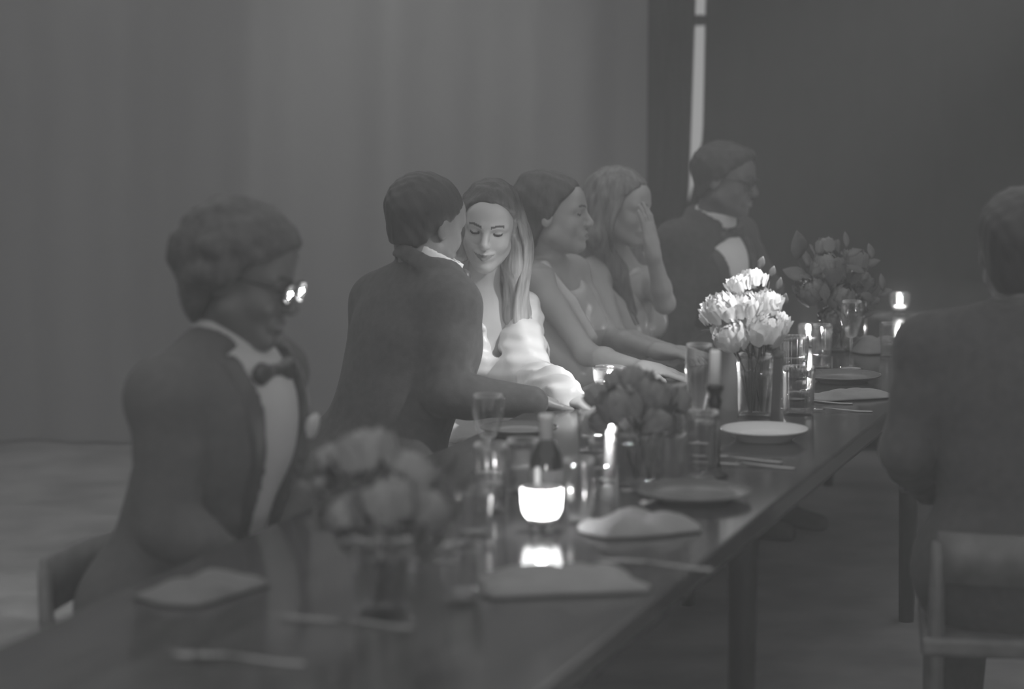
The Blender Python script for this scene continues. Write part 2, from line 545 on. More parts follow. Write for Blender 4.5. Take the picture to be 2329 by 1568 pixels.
def solid(name, ops, h, material, parent, detail=(), origin=None, paint=None, stuff=None):
    lo = np.min([o[2] for o in ops if o[0] == 'u'], axis=0) - .05
    hi = np.max([o[3] for o in ops if o[0] == 'u'], axis=0) + .05
    V, Q = surface_nets(evaluate(ops, lo, hi, h), lo, h)
    for (dlo, dhi, dh) in detail:
        dlo = np.asarray(dlo, float); dhi = np.asarray(dhi, float)
        inside = np.all((V > dlo + 1.2 * dh + h * .3) & (V < dhi - 1.2 * dh - h * .3), axis=1)
        Q = Q[~inside[Q].all(axis=1)]
        V2, Q2 = surface_nets(evaluate(ops, dlo, dhi, dh), dlo, dh)
        Q = np.concatenate([Q, Q2 + len(V)]); V = np.concatenate([V, V2])
    used = np.zeros(len(V), bool); used[Q.ravel()] = True
    mp = np.cumsum(used) - 1
    V = V[used]; Q = mp[Q]
    base = np.zeros(3); up_ = parent
    while up_ is not None:
        base = base + np.array(up_.location); up_ = up_.parent
    mats = material if isinstance(material, (list, tuple)) else [material]
    me = bpy.data.meshes.new(name)
    me.vertices.add(len(V)); me.vertices.foreach_set('co', (V - base).ravel())
    me.loops.add(Q.size); me.loops.foreach_set('vertex_index', Q.ravel().astype(np.int32))
    me.polygons.add(len(Q))
    me.polygons.foreach_set('loop_start', np.arange(0, Q.size, 4, dtype=np.int32))
    me.polygons.foreach_set('use_smooth', np.ones(len(Q), bool))
    for mm in mats: me.materials.append(mm)
    if paint is not None:
        C = V[Q].mean(1)
        me.polygons.foreach_set('material_index', paint(C).astype(np.int32))
    me.update(calc_edges=True); me.validate()
    o = bpy.data.objects.new(name, me)
    COL.objects.link(o); o.parent = parent
    return o

# ------------------------------------------------------------------ people
def frame_from(fwd, up=(0, 0, 1), roll=0.0):
    f = nrm(fwd); l = nrm(np.cross(up, f)); u = np.cross(f, l)
    if roll:
        l, u = l * math.cos(roll) + u * math.sin(roll), u * math.cos(roll) - l * math.sin(roll)
    return np.stack([f, l, u], 1)          # columns: forward, left, up

def head_ops(c, R, s=1.0, female=False, open_smile=0.0, mw=1.0):
    g = lambda x, y, z: c + R @ (A(x, y, z) * s)
    j = .9 if female else 1.0
    o = [op_ell(g(-.018, 0, .030), A(.098, .077, .082) * s, R, .02),
         op_ell(g(.028, 0, -.030), A(.062, .060 * (.96 if female else 1), .080) * s, R, .03),
         op_ell(g(.062, 0, .040), A(.028, .05, .040) * s, R, .03)]
    for y in (-1, 1):
        o += [op_rc(g(.0, y * .050 * j, -.058), g(.060, y * .012, -.100), .024 * s * j, .017 * s, .03),
              op_ell(g(.052, y * .036, -.033), A(.026, .024, .024) * s, R, .02),
              op_rc(g(.066, y * .046, .017), g(.084, y * .012, .018), .011 * s, .010 * s, .016)]
    o += [op_ell(g(.072, 0, -.099), A(.017, .019, .015) * s, R, .02)]
    for y in (-1, 1):       # eye sockets
        o += [op_ell(g(.094, y * .032, -.001), A(.016, .019, .011) * s, R, .012, sub=True)]
    for y in (-1, 1):       # eyeball under its lids
        o += [op_ell(g(.070, y * .032, -.001), A(.0135, .0145, .0125) * s, R, .004)]
    o += [op_rc(g(.086, 0, .010), g(.107, 0, -.030), .0075 * s, .0115 * s, .010),
          op_ell(g(.099, 0, -.036), A(.012, .0165, .009) * s, R, .008)]
    # mouth
    o += [op_ell(g(.080, 0, -.067), A(.017, .028, .018) * s, R, .012)]
    for y in (-1, 1):
        o += [op_rc(g(.084 - .006 * (mw - 1), y * .021 * mw, -.0655 + open_smile), g(.096, 0, -.0625), .0032 * s, .0052 * s, .005),
              op_rc(g(.083 - .006 * (mw - 1), y * .018 * mw, -.070 + open_smile * .6), g(.095, 0, -.0745), .0032 * s, .0062 * s, .005)]
    o += [op_rc(g(.096 - .010 * (mw - 1), -.024 * mw, -.0675 + open_smile), g(.101, 0, -.0685), .0016 * s, .0022 * s, .004, sub=True),
          op_rc(g(.096 - .010 * (mw - 1), .024 * mw, -.0675 + open_smile), g(.101, 0, -.0685), .0016 * s, .0022 * s, .004, sub=True)]
    # ears
    for y in (-1, 1):
        Re = R @ np.array(Matrix.Rotation(math.radians(14), 3, 'Y'))
        o += [op_ell(g(-.012, y * .078, -.008), A(.018, .008, .030) * s, Re, .008),
              op_ell(g(-.007, y * .0865, -.004), A(.009, .006, .016) * s, Re, .005, sub=True)]
    return o

def hand_ops(w, d, n, s=1.0, side=1, curl=(.3, .35, .4, .45), spread=.06, thumb=(.6, .75, .25)):
    """w wrist, d finger direction, n palm normal, side +1: thumb on the cross(d,n) side"""
    d = nrm(d); n = nrm(n - d * d.dot(n)); x = np.cross(d, n) * side
    Rm = np.stack([d, x, n], 1)
    o = [op_ell(w + d * .048 * s, A(.050, .039, .0165) * s, Rm, .015),
         op_rc(w - d * .01, w + d * .03 * s, .023 * s, .022 * s, .02)]
    offs = (.029, .010, -.010, -.028); lens = (.072, .080, .075, .058)
    for q in range(4):
        b = w + (d * .086 + x * offs[q] * 1.0) * s
        dd = nrm(d + x * spread * (1.5 - q))
        a = curl[q]
        d1 = nrm(dd * math.cos(a) + n * math.sin(a)); d2 = nrm(dd * math.cos(a * 2.1) + n * math.sin(a * 2.1)); d3 = nrm(dd * math.cos(a * 2.9) + n * math.sin(a * 2.9))
        L = lens[q] * s
        p1 = b + d1 * L * .46; p2 = p1 + d2 * L * .30; p3 = p2 + d3 * L * .24
        o += [op_rc(b - d * .015 * s, p1, .0092 * s, .0085 * s, .006), op_rc(p1, p2, .0085 * s, .0078 * s, .004), op_rc(p2, p3, .0078 * s, .0066 * s, .004)]
    b = w + (d * .022 + x * .026) * s
    td = nrm(d * thumb[0] + x * thumb[1] + n * thumb[2]); p1 = b + td * .042 * s
    t2 = nrm(td + d * .35); p2 = p1 + t2 * .030 * s
    o += [op_rc(b, p1, .0135 * s, .0105 * s, .012), op_rc(p1, p2, .0105 * s, .0085 * s, .004)]
    return o

def torso_ops(J, female=False, s=1.0):
    f, l = J['fwd'], J['left']
    up = nrm(J['neck'] - J['pelvis'])
    ff = nrm(f - up * up.dot(f)); ll = np.cross(up, ff)
    R = np.stack([ff, ll, up], 1)
    pv, ch, nk = J['pelvis'], J['chest'], J['neck']
    wa = pv * .52 + ch * .48
    if female:
        o = [op_ell(pv, A(.115, .165, .12) * s, R, .05), op_ell(wa, A(.088, .118, .15) * s, R, .06), op_ell(ch, A(.098, .135, .15) * s, R, .06)]
        for y in (-1, 1):
            o += [op_ell(ch + ff * .075 * s + ll * y * .062 * s - up * .015, A(.052, .056, .058) * s, R, .04)]
    else:
        o = [op_ell(pv, A(.125, .170, .13) * s, R, .05), op_ell(wa, A(.112, .150, .17) * s, R, .06), op_ell(ch, A(.118, .170, .175) * s, R, .06)]
    o += [op_rc(J['sl'], J['sr'], .050 * s, .050 * s, .06)]
    o += [op_rc(nk - up * .01, J['sl'] + up * .005, .045 * s, .038 * s, .05), op_rc(nk - up * .01, J['sr'] + up * .005, .045 * s, .038 * s, .05)]
    return o, R

def arm_ops(J, sd, s=1.0, female=False, g=0.0):
    a = .86 if female else 1.0
    sh, el, wr = J['s' + sd], J['e' + sd], J['w' + sd]
    m1 = sh * .6 + el * .4; m2 = el * .7 + wr * .3
    return [op_rc(sh, m1, .052 * s * a + g, .045 * s * a + g, .03), op_rc(m1, el, .045 * s * a + g, .038 * s * a + g, .02),
            op_rc(el, m2, .038 * s * a + g, .037 * s * a + g, .02), op_rc(m2, wr, .037 * s * a + g, .025 * s * a + g, .02)]

def leg_ops(J, s=1.0, g=0.0):
    o = []
    for sd, y in (('l', 1), ('r', -1)):
        hip = J['pelvis'] + J['left'] * y * .085; kn = J['k' + sd]; an = J['a' + sd]
        o += [op_rc(hip, kn, .082 * s + g, .058 * s + g, .04), op_rc(kn, kn * .6 + an * .4, .058 * s + g, .054 * s + g, .02), op_rc(kn * .6 + an * .4, an, .054 * s + g, .036 * s + g, .02)]
    return o

def joints(pelvis, chest, neck, facing, sw=.175, **over):
    f = nrm(A(facing[0], facing[1], 0)); l = A(-f[1], f[0], 0)
    up = nrm(neck - pelvis)
    J = dict(pelvis=pelvis, chest=chest, neck=neck, fwd=f, left=l)
    J['sl'] = neck - up * .065 + l * sw; J['sr'] = neck - up * .065 - l * sw
    for sd, y in (('l', 1), ('r', -1)):
        kn = pelvis + f * .40 + l * y * .11; kn[2] = .52
        J['k' + sd] = kn; an = kn + f * .03; an = an.copy(); an[2] = .09; J['a' + sd] = an
        J['e' + sd] = J['s' + sd] + A(0, 0, -.26) + f * .06; J['w' + sd] = J['e' + sd] + f * .24
    J.update(over)
    return J

def shoes(J, parent):
    for sd in 'lr':
        a = J['a' + sd]; f = J['fwd']; a0 = A(a[0], a[1], .035)
        solid('shoe', [op_rc(a0 - f * .05, a0 + f * .02, .036, .042, .02), op_rc(a0 + f * .02, a0 + f * .15 - A(0, 0, .006), .042, .029, .02),
                       op_fn('i', lambda X, Y, Z: .0 - Z + 0 * X + 0 * Y, .0), op_rc(A(a[0], a[1], .04), A(a[0], a[1], .08), .037, .034, .02)], .012, M['satin_black'], parent)

def box_around(pts, pad):
    p = np.array(pts); return p.min(0) - pad, p.max(0) + pad

def head_paint(c, R, s, kinds):
    """material index per face from the face's place on the head: 0 skin, 1 lips, 2 brows, 3 lash line"""
    def fn(C):
        q = ((C - c) @ R) / s
        x, y, z = q[:, 0], np.abs(q[:, 1]), q[:, 2]
        near = (x > .05) & (np.abs(z) < .14) & (y < .09)
        ix = np.zeros(len(C), int)
        mw = kinds.get('mw', 1.0); zl = -.0685 + kinds.get('smile', 0) * np.clip(y / (.021 * mw), 0, 1) ** 2
        ix[near & (y < .0225 * mw) & (np.abs(z - zl) < .0100 * (1.05 - y / (.0235 * mw))) & (x > .074)] = 1
        ix[near & (y > .013) & (y < .050) & (np.abs(z - (.0185 + .006 * np.sin((y - .013) / .037 * 2.4))) < .0034)] = 2
        ix[near & (y > .0185) & (y < .046) & (np.abs(z - (-.0045 - .004 * ((y - .032) / .014) ** 2 * -1)) < kinds.get('eye', .0026))] = 3
        return ix
    return fn
def op_ring(c, axis, r, hgt, t, k=.004, open_dir=None, open_w=.0):
    """a band standing around an axis (a collar); optionally open in one direction"""
    c = np.asarray(c, float); ax = nrm(axis)
    def fn(X, Y, Z):
        px, py, pz = X - c[0], Y - c[1], Z - c[2]
        hz = px * ax[0] + py * ax[1] + pz * ax[2]
        rx, ry, rz = px - hz * ax[0], py - hz * ax[1], pz - hz * ax[2]
        rad = np.sqrt(rx * rx + ry * ry + rz * rz)
        d = np.maximum(np.abs(rad - (r - .12 * hz)) - t, np.abs(hz) - hgt)
        return d
    m = r + hgt + .02
    return ('u', fn, c - m, c + m, k)

def wedge(origin, R, ztop, zbot, wtop, wbot, xmin, k=.008):
    """V opening at the front of a garment, in the torso frame"""
    def fn(X, Y, Z):
        px, py, pz = X - origin[0], Y - origin[1], Z - origin[2]
        q = [px * R[0, i] + py * R[1, i] + pz * R[2, i] for i in range(3)]
        t = np.clip((q[2] - zbot) / (ztop - zbot), 0, 1.25)
        w = wbot + (wtop - wbot) * t
        return np.maximum(np.maximum(np.abs(q[1]) - w, xmin - q[0]), zbot - q[2])
    return ('s', fn, None, None, k)

def folds(amp, freq, dirs, seed=0):
    rnd = random.Random(seed); ph = [rnd.uniform(0, 6.28) for _ in dirs]
    def fn(X, Y, Z):
        r = 0
        for q, d in enumerate(dirs):
            u = X * d[0] + Y * d[1] + Z * d[2]
            w = X * d[1] - Y * d[0] + Z * .6
            r = r + np.sin(u * freq * (1 + .37 * q) + ph[q] + 1.2 * np.sin(w * freq * .31 + ph[q] * 2))
        return amp * r / len(dirs)
    return ('d', fn, None, None, 0)

def neck_ops(hc, R, J, r):
    return [op_rc(hc + R @ A(-.022, 0, -.055), J['neck'] + nrm(J['neck'] - J['pelvis']) * -.02, r, r * 1.12, .025)]

def build_body(e, hc, R, J, skin, female, s, hb, hd, hands, mouth=0.0, eye=.0026, brow='brow', neck_r=None, mw=1.0):
    t, TR = torso_ops(J, female, .97)
    ops = t + arm_ops(J, 'l', .97, female) + arm_ops(J, 'r', .97, female) + leg_ops(J, .95)
    ops += neck_ops(hc, R, J, neck_r or (.046 if female else .056))
    ops += head_ops(hc, R, s, female, mouth, mw)
    det = [(*box_around([hc], .155 * s), hd)]
    for (sd, d, n, side, kw) in hands:
        ops += hand_ops(J['w' + sd], np.asarray(d, float), np.asarray(n, float), .92 if female else 1.02, side, **kw)
        w = J['w' + sd]
        det.append((*box_around([w, w + nrm(d) * .17], .075), .0042))
    o = solid('body', ops, hb, [skin, M['lips'], M[brow], M['lash']], e, det, paint=head_paint(hc, R, s, dict(smile=mouth, eye=eye, mw=mw)))
    return o, TR

def suit(e, hc, J, s=1.0, wool='suit', bow_off=(.074, .006), wbot=.004, ring_z=.012, col=(.030, .026), axis=None, vz=(.17, -.20), hj=.011, shirt='shirt', bow=True, pocket=True, lean_col=.0, vw=.075):
    t, TR = torso_ops(J, False, s)
    up = TR[:, 2]; ff = TR[:, 0]; ll = TR[:, 1]
    o = inflate(t, .007)
    solid('shirt', o + [folds(.0025, 60, [(1, 0, .3), (0, 1, .2)], 3)], .009, M[shirt], e)
    axis = nrm(hc - J['neck'] + ff * -.03) if axis is None else nrm(axis)
    col = solid('collar', [op_ring(J['neck'] + axis * col[0] + ff * .004, axis, .068, col[1], .0045)], .0055, M[shirt], e)
    jk = inflate(t, .021)
    jk += [op_ring(J['neck'] + axis * ring_z - ff * .012, axis, .082, .024, .011, .014)]
    jk += [op_rc(J['pelvis'] + ll * .09, J['pelvis'] - ll * .09, .14, .14, .06)]
    sl = arm_ops(J, 'l', s, False, .016) + arm_ops(J, 'r', s, False, .016)
    wd = wedge(J['chest'], TR, vz[0], vz[1], vw, wbot, .02, .014)
    fl = folds(.0035, 38, [(.8, .2, .5), (.1, .9, .4), (.4, .5, -.7)], 5)
    ring_cut = op_rc(J['neck'] + up * .035 + ff * .012, J['neck'] + up * .15 + ff * .012, .066, .070, .006, sub=True)
    jacket = solid('jacket', jk + [wd, ring_cut] + sl + [fl], hj, M[wool], e)
    # satin lapels: the jacket grown a little, kept only along the two edges of the opening
    def band(X, Y, Z, sgn):
        px, py, pz = X - J['chest'][0], Y - J['chest'][1], Z - J['chest'][2]
        q = [px * TR[0, i] + py * TR[1, i] + pz * TR[2, i] for i in range(3)]
        tt = np.clip((q[2] - vz[1]) / (vz[0] - vz[1]), 0, 1.1)
        w = wbot + (vw - wbot) * tt
        wide = .012 + .036 * np.clip(tt, 0, .8)
        return np.maximum.reduce([np.abs(q[1] * sgn - w - wide * .5) - wide * .5, .03 - q[0] + 0 * q[1], vz[1] - q[2] + 0 * q[1], q[2] - vz[0] + 0 * q[1]])
    tors = inflate(t, .027)
    for sg in (1, -1):
        solid('lapel', tors + [op_fn('i', lambda X, Y, Z, sg=sg: band(X, Y, Z, sg), .002)], .008, M['satin_black'], jacket)
    if bow:
        c = J['neck'] + ff * bow_off[0] + up * bow_off[1]
        bt = [op_ell(c, A(.012, .013, .014), TR, .004)]
        for y in (-1, 1):
            bt += [op_rc(c + ll * y * .008, c + ll * y * .052 - up * .002, .010, .023, .006)]
        bt += [op_fn('i', lambda X, Y, Z: np.abs((X - c[0]) * ff[0] + (Y - c[1]) * ff[1] + (Z - c[2]) * ff[2]) - .013, .006)]
        solid('bow_tie', bt, .005, M['satin_black'], e)
    if pocket:
        c = J['chest'] + ff * .128 * s + ll * .098 + up * .035
        RR = TR
        solid('pocket_square', [op_ell(c, A(.012, .020, .022), RR, .004), op_ell(c + up * .016 + ll * .008, A(.010, .011, .018), RR, .006), op_ell(c + up * .014 - ll * .010, A(.010, .010, .016), RR, .006)], .005, M[shirt], e)
    for sd in 'lr':     # shirt cuffs
        w = J['w' + sd]; ax = nrm(w - J['e' + sd])
        solid('cuff', [op_rc(w - ax * .03, w + ax * .014, .040, .036, .004), op_fn('i', lambda X, Y, Z, w=w, ax=ax: (X - w[0]) * ax[0] + (Y - w[1]) * ax[1] + (Z - w[2]) * ax[2] - .012, .002)], .007, M[shirt], e)
    solid('trousers', leg_ops(J, 1.0, .014) + [op_ell(J['pelvis'], A(.135, .185, .12), TR, .05)], .014, M[wool], e)
    shoes(J, e)
    return jacket, TR

def spectacles(e, hc, R, s=1.0, tilt=((0, 0), (0, 0))):
    g = lambda x, y, z: hc + R @ (A(x, y, z) * s) - np.array(e.location)
    m = MB()
    for y in (-1, 1):
        pts = [g(.103 - .006 * abs(math.cos(a)), y * (.034 + .025 * math.cos(a)), -.002 + .020 * math.sin(a)) for a in np.linspace(0, 2 * math.pi, 25)]
        m.tube(pts, .0022, 6, cap=False)
        m.tube([g(.094, y * .060, .006), g(.06, y * .080, .008), g(-.01, y * .084, .006), g(-.03, y * .082, -.012)], .0022, 6)
    m.tube([g(.104, -.010, .003), g(.108, 0, .006), g(.104, .010, .003)], .0022, 6)
    fr = m.build('spectacles', M['frame'], e)
    for y in (-1, 1):
        m = MB(); v = []; f = []
        n = 24
        c = g(.1015, y * .034, -.002); nn = R[:, 0]
        nn = nrm(R @ A(1, *tilt[(y + 1) // 2]))      # flat lenses turned by tilt, set to catch a candle glint
        ly = nrm(R[:, 1] - nn * nn.dot(R[:, 1])); lz = np.cross(nn, ly)
        for dx in (0, .0014):
            v.append(c + nn * dx)
            for k in range(n):
                a = 2 * math.pi * k / n
                v.append(c + nn * dx + (ly * .0245 * math.cos(a) + lz * .0195 * math.sin(a)) * s)
        for k in range(n):
            k2 = (k + 1) % n
            f += [(0, 1 + k2, 1 + k), (n + 1, n + 2 + k, n + 2 + k2), (1 + k, 1 + k2, n + 2 + k2, n + 2 + k)]
        m.add(v, f); m.build('lens', M['lens'], fr, smooth=False)
    return fr

def cap_hair(hc, R, s, grow, line=.058, nape=-.055, ear=.0, extra=(), k=.02, side=.02):
    """short or gathered hair: the skull grown, cut back to a hairline"""
    g = lambda x, y, z: hc + R @ (A(x, y, z) * s)
    o = [op_ell(g(-.020, 0, .034), (A(.098, .077, .082) + grow) * s, R, k), op_ell(g(-.044, 0, -.048), (A(.040, .050, .046) + grow) * s, R, .04)] + list(extra)
    def cut(X, Y, Z):
        px, py, pz = X - hc[0], Y - hc[1], Z - hc[2]
        q = [(px * R[0, i] + py * R[1, i] + pz * R[2, i]) / s for i in range(3)]
        # keep what lies above the hairline: forehead high, dipping over the ears to the nape
        zl = np.interp(q[0], [-.12, -.06, -.025, .0, .03, .062, .09], [nape, nape, -.02 + ear, .0 + ear, .035, line, line + .03])
        return (zl - q[2]) * s + 0 * q[1]
    return o, op_fn('i', cut, .006)

def locks(e, name, paths, material, rad, parent, seed=1):
    """tapering locks of hair as thin tubes joined into one part"""
    m = MB(); base = np.array(e.location)
    for (pts, r) in paths:
        pts = [np.asarray(p, float) - base for p in pts]
        q = []
        n = len(pts) - 1
        for i in range(n):
            p0 = pts[max(i - 1, 0)]; p1 = pts[i]; p2 = pts[i + 1]; p3 = pts[min(i + 2, n)]
            for t in np.linspace(0, 1, 6, endpoint=False):
                q.append(.5 * (2 * p1 + (p2 - p0) * t + (2 * p0 - 5 * p1 + 4 * p2 - p3) * t * t + (3 * p1 - p0 - 3 * p2 + p3) * t ** 3))
        q.append(pts[-1])
        rr = [r * (.5 + 1.0 * math.sin(math.pi * (.18 + .80 * i / len(q)))) * .75 for i in range(len(q))]
        m.tube(q, rr, 6)
    return m.build(name, material, parent)

def seat_at(J, label):
    f = NRM if J['fwd'].dot(NRM) > -.2 and J['pelvis'][0] < 1 else J['fwd']      # the guests' chairs stand square to the table
    chair(J['pelvis'] + f * .02, f, label)

TNEAR = -NRM     # facing of the near side
# ---- 1. the man with curly hair and glasses, nearest on the far side
e = empty('person', (-.66, 4.6, 0), 0, 'person with curly black hair, glasses, black dinner jacket and white shirt, looking down', 'person', 'dinner guests')
hc = P(556, 628, 4.60); fd = nrm(A(.945, -.21, -.28)); R = frame_from(fd)
J = joints(A(-.665, 4.66, .55), P(508, 985, 4.62), P(514, 806, 4.62), (.92, -.39), .19)
J['er'] = P(380, 1200, 4.40); J['wr'] = A(-.50, 4.42, .665); J['el'] = P(660, 1150, 4.90); J['wl'] = A(-.46, 4.62, .665)
body, TR = build_body(e, hc, R, J, M['skin_d'], False, 1.04, .012, .004,
                      [('r', (.6, .3, -.05), (0, 0, -1), -1, {}), ('l', (.7, -.2, -.05), (0, 0, -1), 1, {})], brow='lash')
suit(e, hc, J, 1.05, wool='suit_lifted', bow_off=(.110, .0), vz=(.18, -.34), hj=.009, shirt='shirt_d', vw=.096, wbot=.026, ring_z=-.012, col=(.040, .034))
rnd = random.Random(4); ex = []
for q in range(150):
    v = nrm(A(rnd.gauss(0, 1), rnd.gauss(0, 1), rnd.gauss(.25, 1)))
    p = hc + R @ (A(-.026, 0, .034) + A(.112, .105, .088) * v)
    ex.append(op_ell(p, A(1, 1, 1) * rnd.uniform(.016, .028), None, .008))
o, cut = cap_hair(hc, R, 1.04, .024, .055, -.12, -.015, ex)
solid('hair', o + [cut], .008, M['hair_curl'], e)
spectacles(e, hc, R, 1.04, ((.0319, .0591), (.0222, .0411)))  # lens tilts aimed to mirror the candle flame at the camera
seat_at(J, 'black dining chair under the guest with curly hair')

# ---- 2. the short-haired man in black, his back to us
e = empty('person', (-.36, 6.1, 0), 0, 'person with short dark hair in black jacket, back turned, leaning to the woman in white', 'person', 'dinner guests')
hc = P(972, 508, 6.10); fd = nrm(A(.71, .69, -.18)); R = frame_from(fd, roll=math.radians(3))
J = joints(A(-.36, 6.02, .55), P(942, 790, 6.06), P(976, 614, 6.07), (.66, .75), .185)
J['sr'] = P(1018, 690, 5.98); J['sl'] = P(864, 690, 6.20)
J['er'] = P(1012, 898, 5.90); J['wr'] = P(1208, 916, 5.92)
J['el'] = P(820, 925, 6.22); J['wl'] = P(930, 905, 6.42)
body, TR = build_body(e, hc, R, J, M['skin_m'], False, 1.03, .012, .0042,
                      [('r', (.45, .88, -.10), (0, 0, -1), -1, {}), ('l', (.5, .8, 0), (0, 0, -1), 1, {})], neck_r=.060)
suit(e, hc, J, 1.0, vz=(.17, -.2), axis=(.45, .05, .89), ring_z=.016, col=(.026, .026))
o, cut = cap_hair(hc, R, 1.03, .009, .060, -.064, .006)
solid('hair', o + [cut, folds(.0022, 190, [(1, .2, .6), (.2, 1, .4)], 2)], .0055, M['hair_dark'], e)
seat_at(J, 'black dining chair under the short-haired man in black')

# ---- 3. the woman in white
e = empty('person', (-.12, 6.72, 0), 0, 'person in white silk wrap dress with long blond hair, smiling, eyes lowered', 'person', 'dinner guests')
hc = P(1113, 512, 6.60); fd = nrm(A(-.10, -.97, -.20)); R = frame_from(fd, roll=math.radians(-6))
J = joints(A(-.16, 6.86, .55), P(1118, 790, 6.72), P(1098, 662, 6.68), (.42, -.90), .145)
J['sl'] = P(1172, 716, 6.72); J['sr'] = P(1020, 712, 6.66)
J['el'] = P(1212, 866, 6.50); J['wl'] = P(1283, 908, 6.02); J['er'] = P(1000, 880, 6.50); J['wr'] = P(1085, 900, 6.22)
body, TR = build_body(e, hc, R, J, M['skin_b'], True, .97, .010, .0028,
                      [('l', (.75, -.55, -.12), (0, 0, -1), 1, {}), ('r', (.9, -.3, -.1), (0, 0, -1), -1, {})], mouth=.009, eye=.0036, mw=1.28)
t, TR = torso_ops(J, True, 1.0)
ff, ll, up = TR[:, 0], TR[:, 1], TR[:, 2]
dr = inflate(t, .010) + leg_ops(J, 1.0, .02)
slv = arm_ops(J, 'l', 1.0, True, .020) + arm_ops(J, 'r', 1.0, True, .020)
slv += [op_rc(J['el'], J['el'] * .35 + J['wl'] * .65, .052, .056, .03), op_rc(J['el'] * .35 + J['wl'] * .65, J['wl'], .056, .047, .03),
       ]
dr += [op_rc(J['chest'] + ff * .035 - up * .13 + ll * .03, J['el'] * .8 + J['chest'] * .2, .090, .07, .06), op_rc(J['chest'] + ff * .045 - up * .13 - ll * .05, J['pelvis'] + ff * .12 + up * .12, .085, .10, .06), op_rc(J['pelvis'] + ff * .05 + up * .12, J['pelvis'] + ff * .10, .12, .13, .06)]
# wrap folds running from the shoulders across the front
for q in range(5):
    a = J['sl'] * (1 - .12 * q) + J['neck'] * .12 * q + ff * .055; b = J['chest'] + ff * .10 - ll * (.02 + .02 * q) - up * (.04 + .035 * q)
    dr.append(op_rc(a, b, .006, .010, .014))
    a2 = J['sr'] * (1 - .12 * q) + J['neck'] * .12 * q + ff * .055; b2 = J['chest'] + ff * .10 + ll * (.03 + .02 * q) - up * (.05 + .035 * q)
    dr.append(op_rc(a2, b2, .006, .009, .014))
vcut = op_rc(J['neck'] + ff * .075 + up * .01, J['chest'] + ff * .168 - up * .035 + ll * .008, .056, .010, .014, sub=True)
ncut = op_rc(J['neck'] + up * .02, J['neck'] + up * .14, .062, .075, .01, sub=True)
wend = nrm(J['wl'] - J['el'])
dress = solid('dress', dr + [vcut, ncut] + slv + [folds(.0075, 82, [(.75, .1, .55), (.7, .5, -.5), (.2, .3, .9)], 9)], .0085, M['silk'], e)
solid('sash', [op_ell(J['pelvis'] * .5 + J['chest'] * .5 - up * .02, A(.112, .142, .030), TR, .01)], .009, M['silk'], dress)
g = lambda x, y, z: hc + R @ (A(x, y, z) * .97)
o, cut = cap_hair(hc, R, .97, .012, .074, -.10, -.10)
hb = o + [cut]
# hair falling behind the neck and over her shoulder
hl = [g(-.02, .082, .02), g(-.012, .088, -.05), g(-.01, .086, -.11)]
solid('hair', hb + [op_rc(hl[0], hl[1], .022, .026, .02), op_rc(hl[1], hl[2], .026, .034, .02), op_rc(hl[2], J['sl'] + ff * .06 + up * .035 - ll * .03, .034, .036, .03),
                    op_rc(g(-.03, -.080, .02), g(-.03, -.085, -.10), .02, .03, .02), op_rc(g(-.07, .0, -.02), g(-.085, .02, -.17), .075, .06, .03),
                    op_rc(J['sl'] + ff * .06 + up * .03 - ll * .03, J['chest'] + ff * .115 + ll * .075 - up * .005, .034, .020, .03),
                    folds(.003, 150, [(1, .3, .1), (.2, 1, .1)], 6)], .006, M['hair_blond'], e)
rnd = random.Random(8); paths = []
for q in range(34):
    a = rnd.uniform(0, 1); w = rnd.uniform(-.5, .5)
    top = g(.020 - .05 * a, .070 + .018 * a, .050 - .02 * a)
    m1 = g(.020 - .06 * a, .096 + .012 * a + .006 * w, -.01); m2 = g(.018 - .06 * a, .112 + .010 * w + .01 * a, -.08)
    m3 = J['sl'] + ff * (.10 - .03 * a) + up * (.055 + .02 * w) - ll * (.055 - .05 * a) ; m4 = J['chest'] + ff * (.125 + .01 * w) + ll * (.050 + .06 * a) + up * (.06 + .01 * w)
    m5 = J['chest'] + ff * .128 + ll * (.045 + .055 * a + .02 * w) - up * (.005 + .05 * rnd.random())
    paths.append(([top, m1, m2, m3, m4, m5], .0045 + .002 * rnd.random()))
paths.append(([g(-.0, .088, -.03), g(.0, .102, -.09), g(.0, .108, -.15)], .0022))
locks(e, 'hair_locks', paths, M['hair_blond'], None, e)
seat_at(J, 'black dining chair under the woman in white')

# ---- 4. the woman with her hair up, in profile
e = empty('person', (.08, 7.2, 0), 0, 'person in sleeveless satin dress with dark hair pinned up, seen in profile', 'person', 'dinner guests')
hc = P(1262, 486, 7.10); fd = nrm(A(.985, -.16, .03)); R = frame_from(fd)
J = joints(A(.04, 7.30, .55), P(1268, 740, 7.18), P(1250, 612, 7.16), (.88, -.47), .145)
J['sr'] = P(1222, 642, 7.02); J['sl'] = P(1300, 622, 7.30)
J['er'] = P(1335, 806, 6.78); J['wr'] = P(1470, 842, 6.52); J['el'] = P(1385, 770, 7.20); J['wl'] = P(1500, 800, 6.86)
body, TR = build_body(e, hc, R, J, M['skin_f'], True, .97, .010, .0034,
                      [('r', (.95, -.25, -.08), (0, 0, -1), -1, {}), ('l', (.9, -.4, -.05), (0, 0, -1), 1, {})])
t, TR = torso_ops(J, True, 1.0); ff, ll, up = TR[:, 0], TR[:, 1], TR[:, 2]
dr = inflate(t[:-3], .010) + leg_ops(J, 1.0, .02)
for y in (-1, 1):
    dr += [op_rc(J['neck'] + ll * y * .075 - up * .01 + ff * .01, J['chest'] + ll * y * .070 + ff * .110 - up * .02, .020, .030, .02),
           op_rc(J['neck'] + ll * y * .075 - up * .01 + ff * .01, J['chest'] + ll * y * .09 - ff * .085 - up * .03, .018, .03, .02),
           op_rc(J['chest'] + ll * y * .085 + ff * .098, J['pelvis'] + ll * y * .08 + ff * .12 + up * .05, .012, .02, .02)]
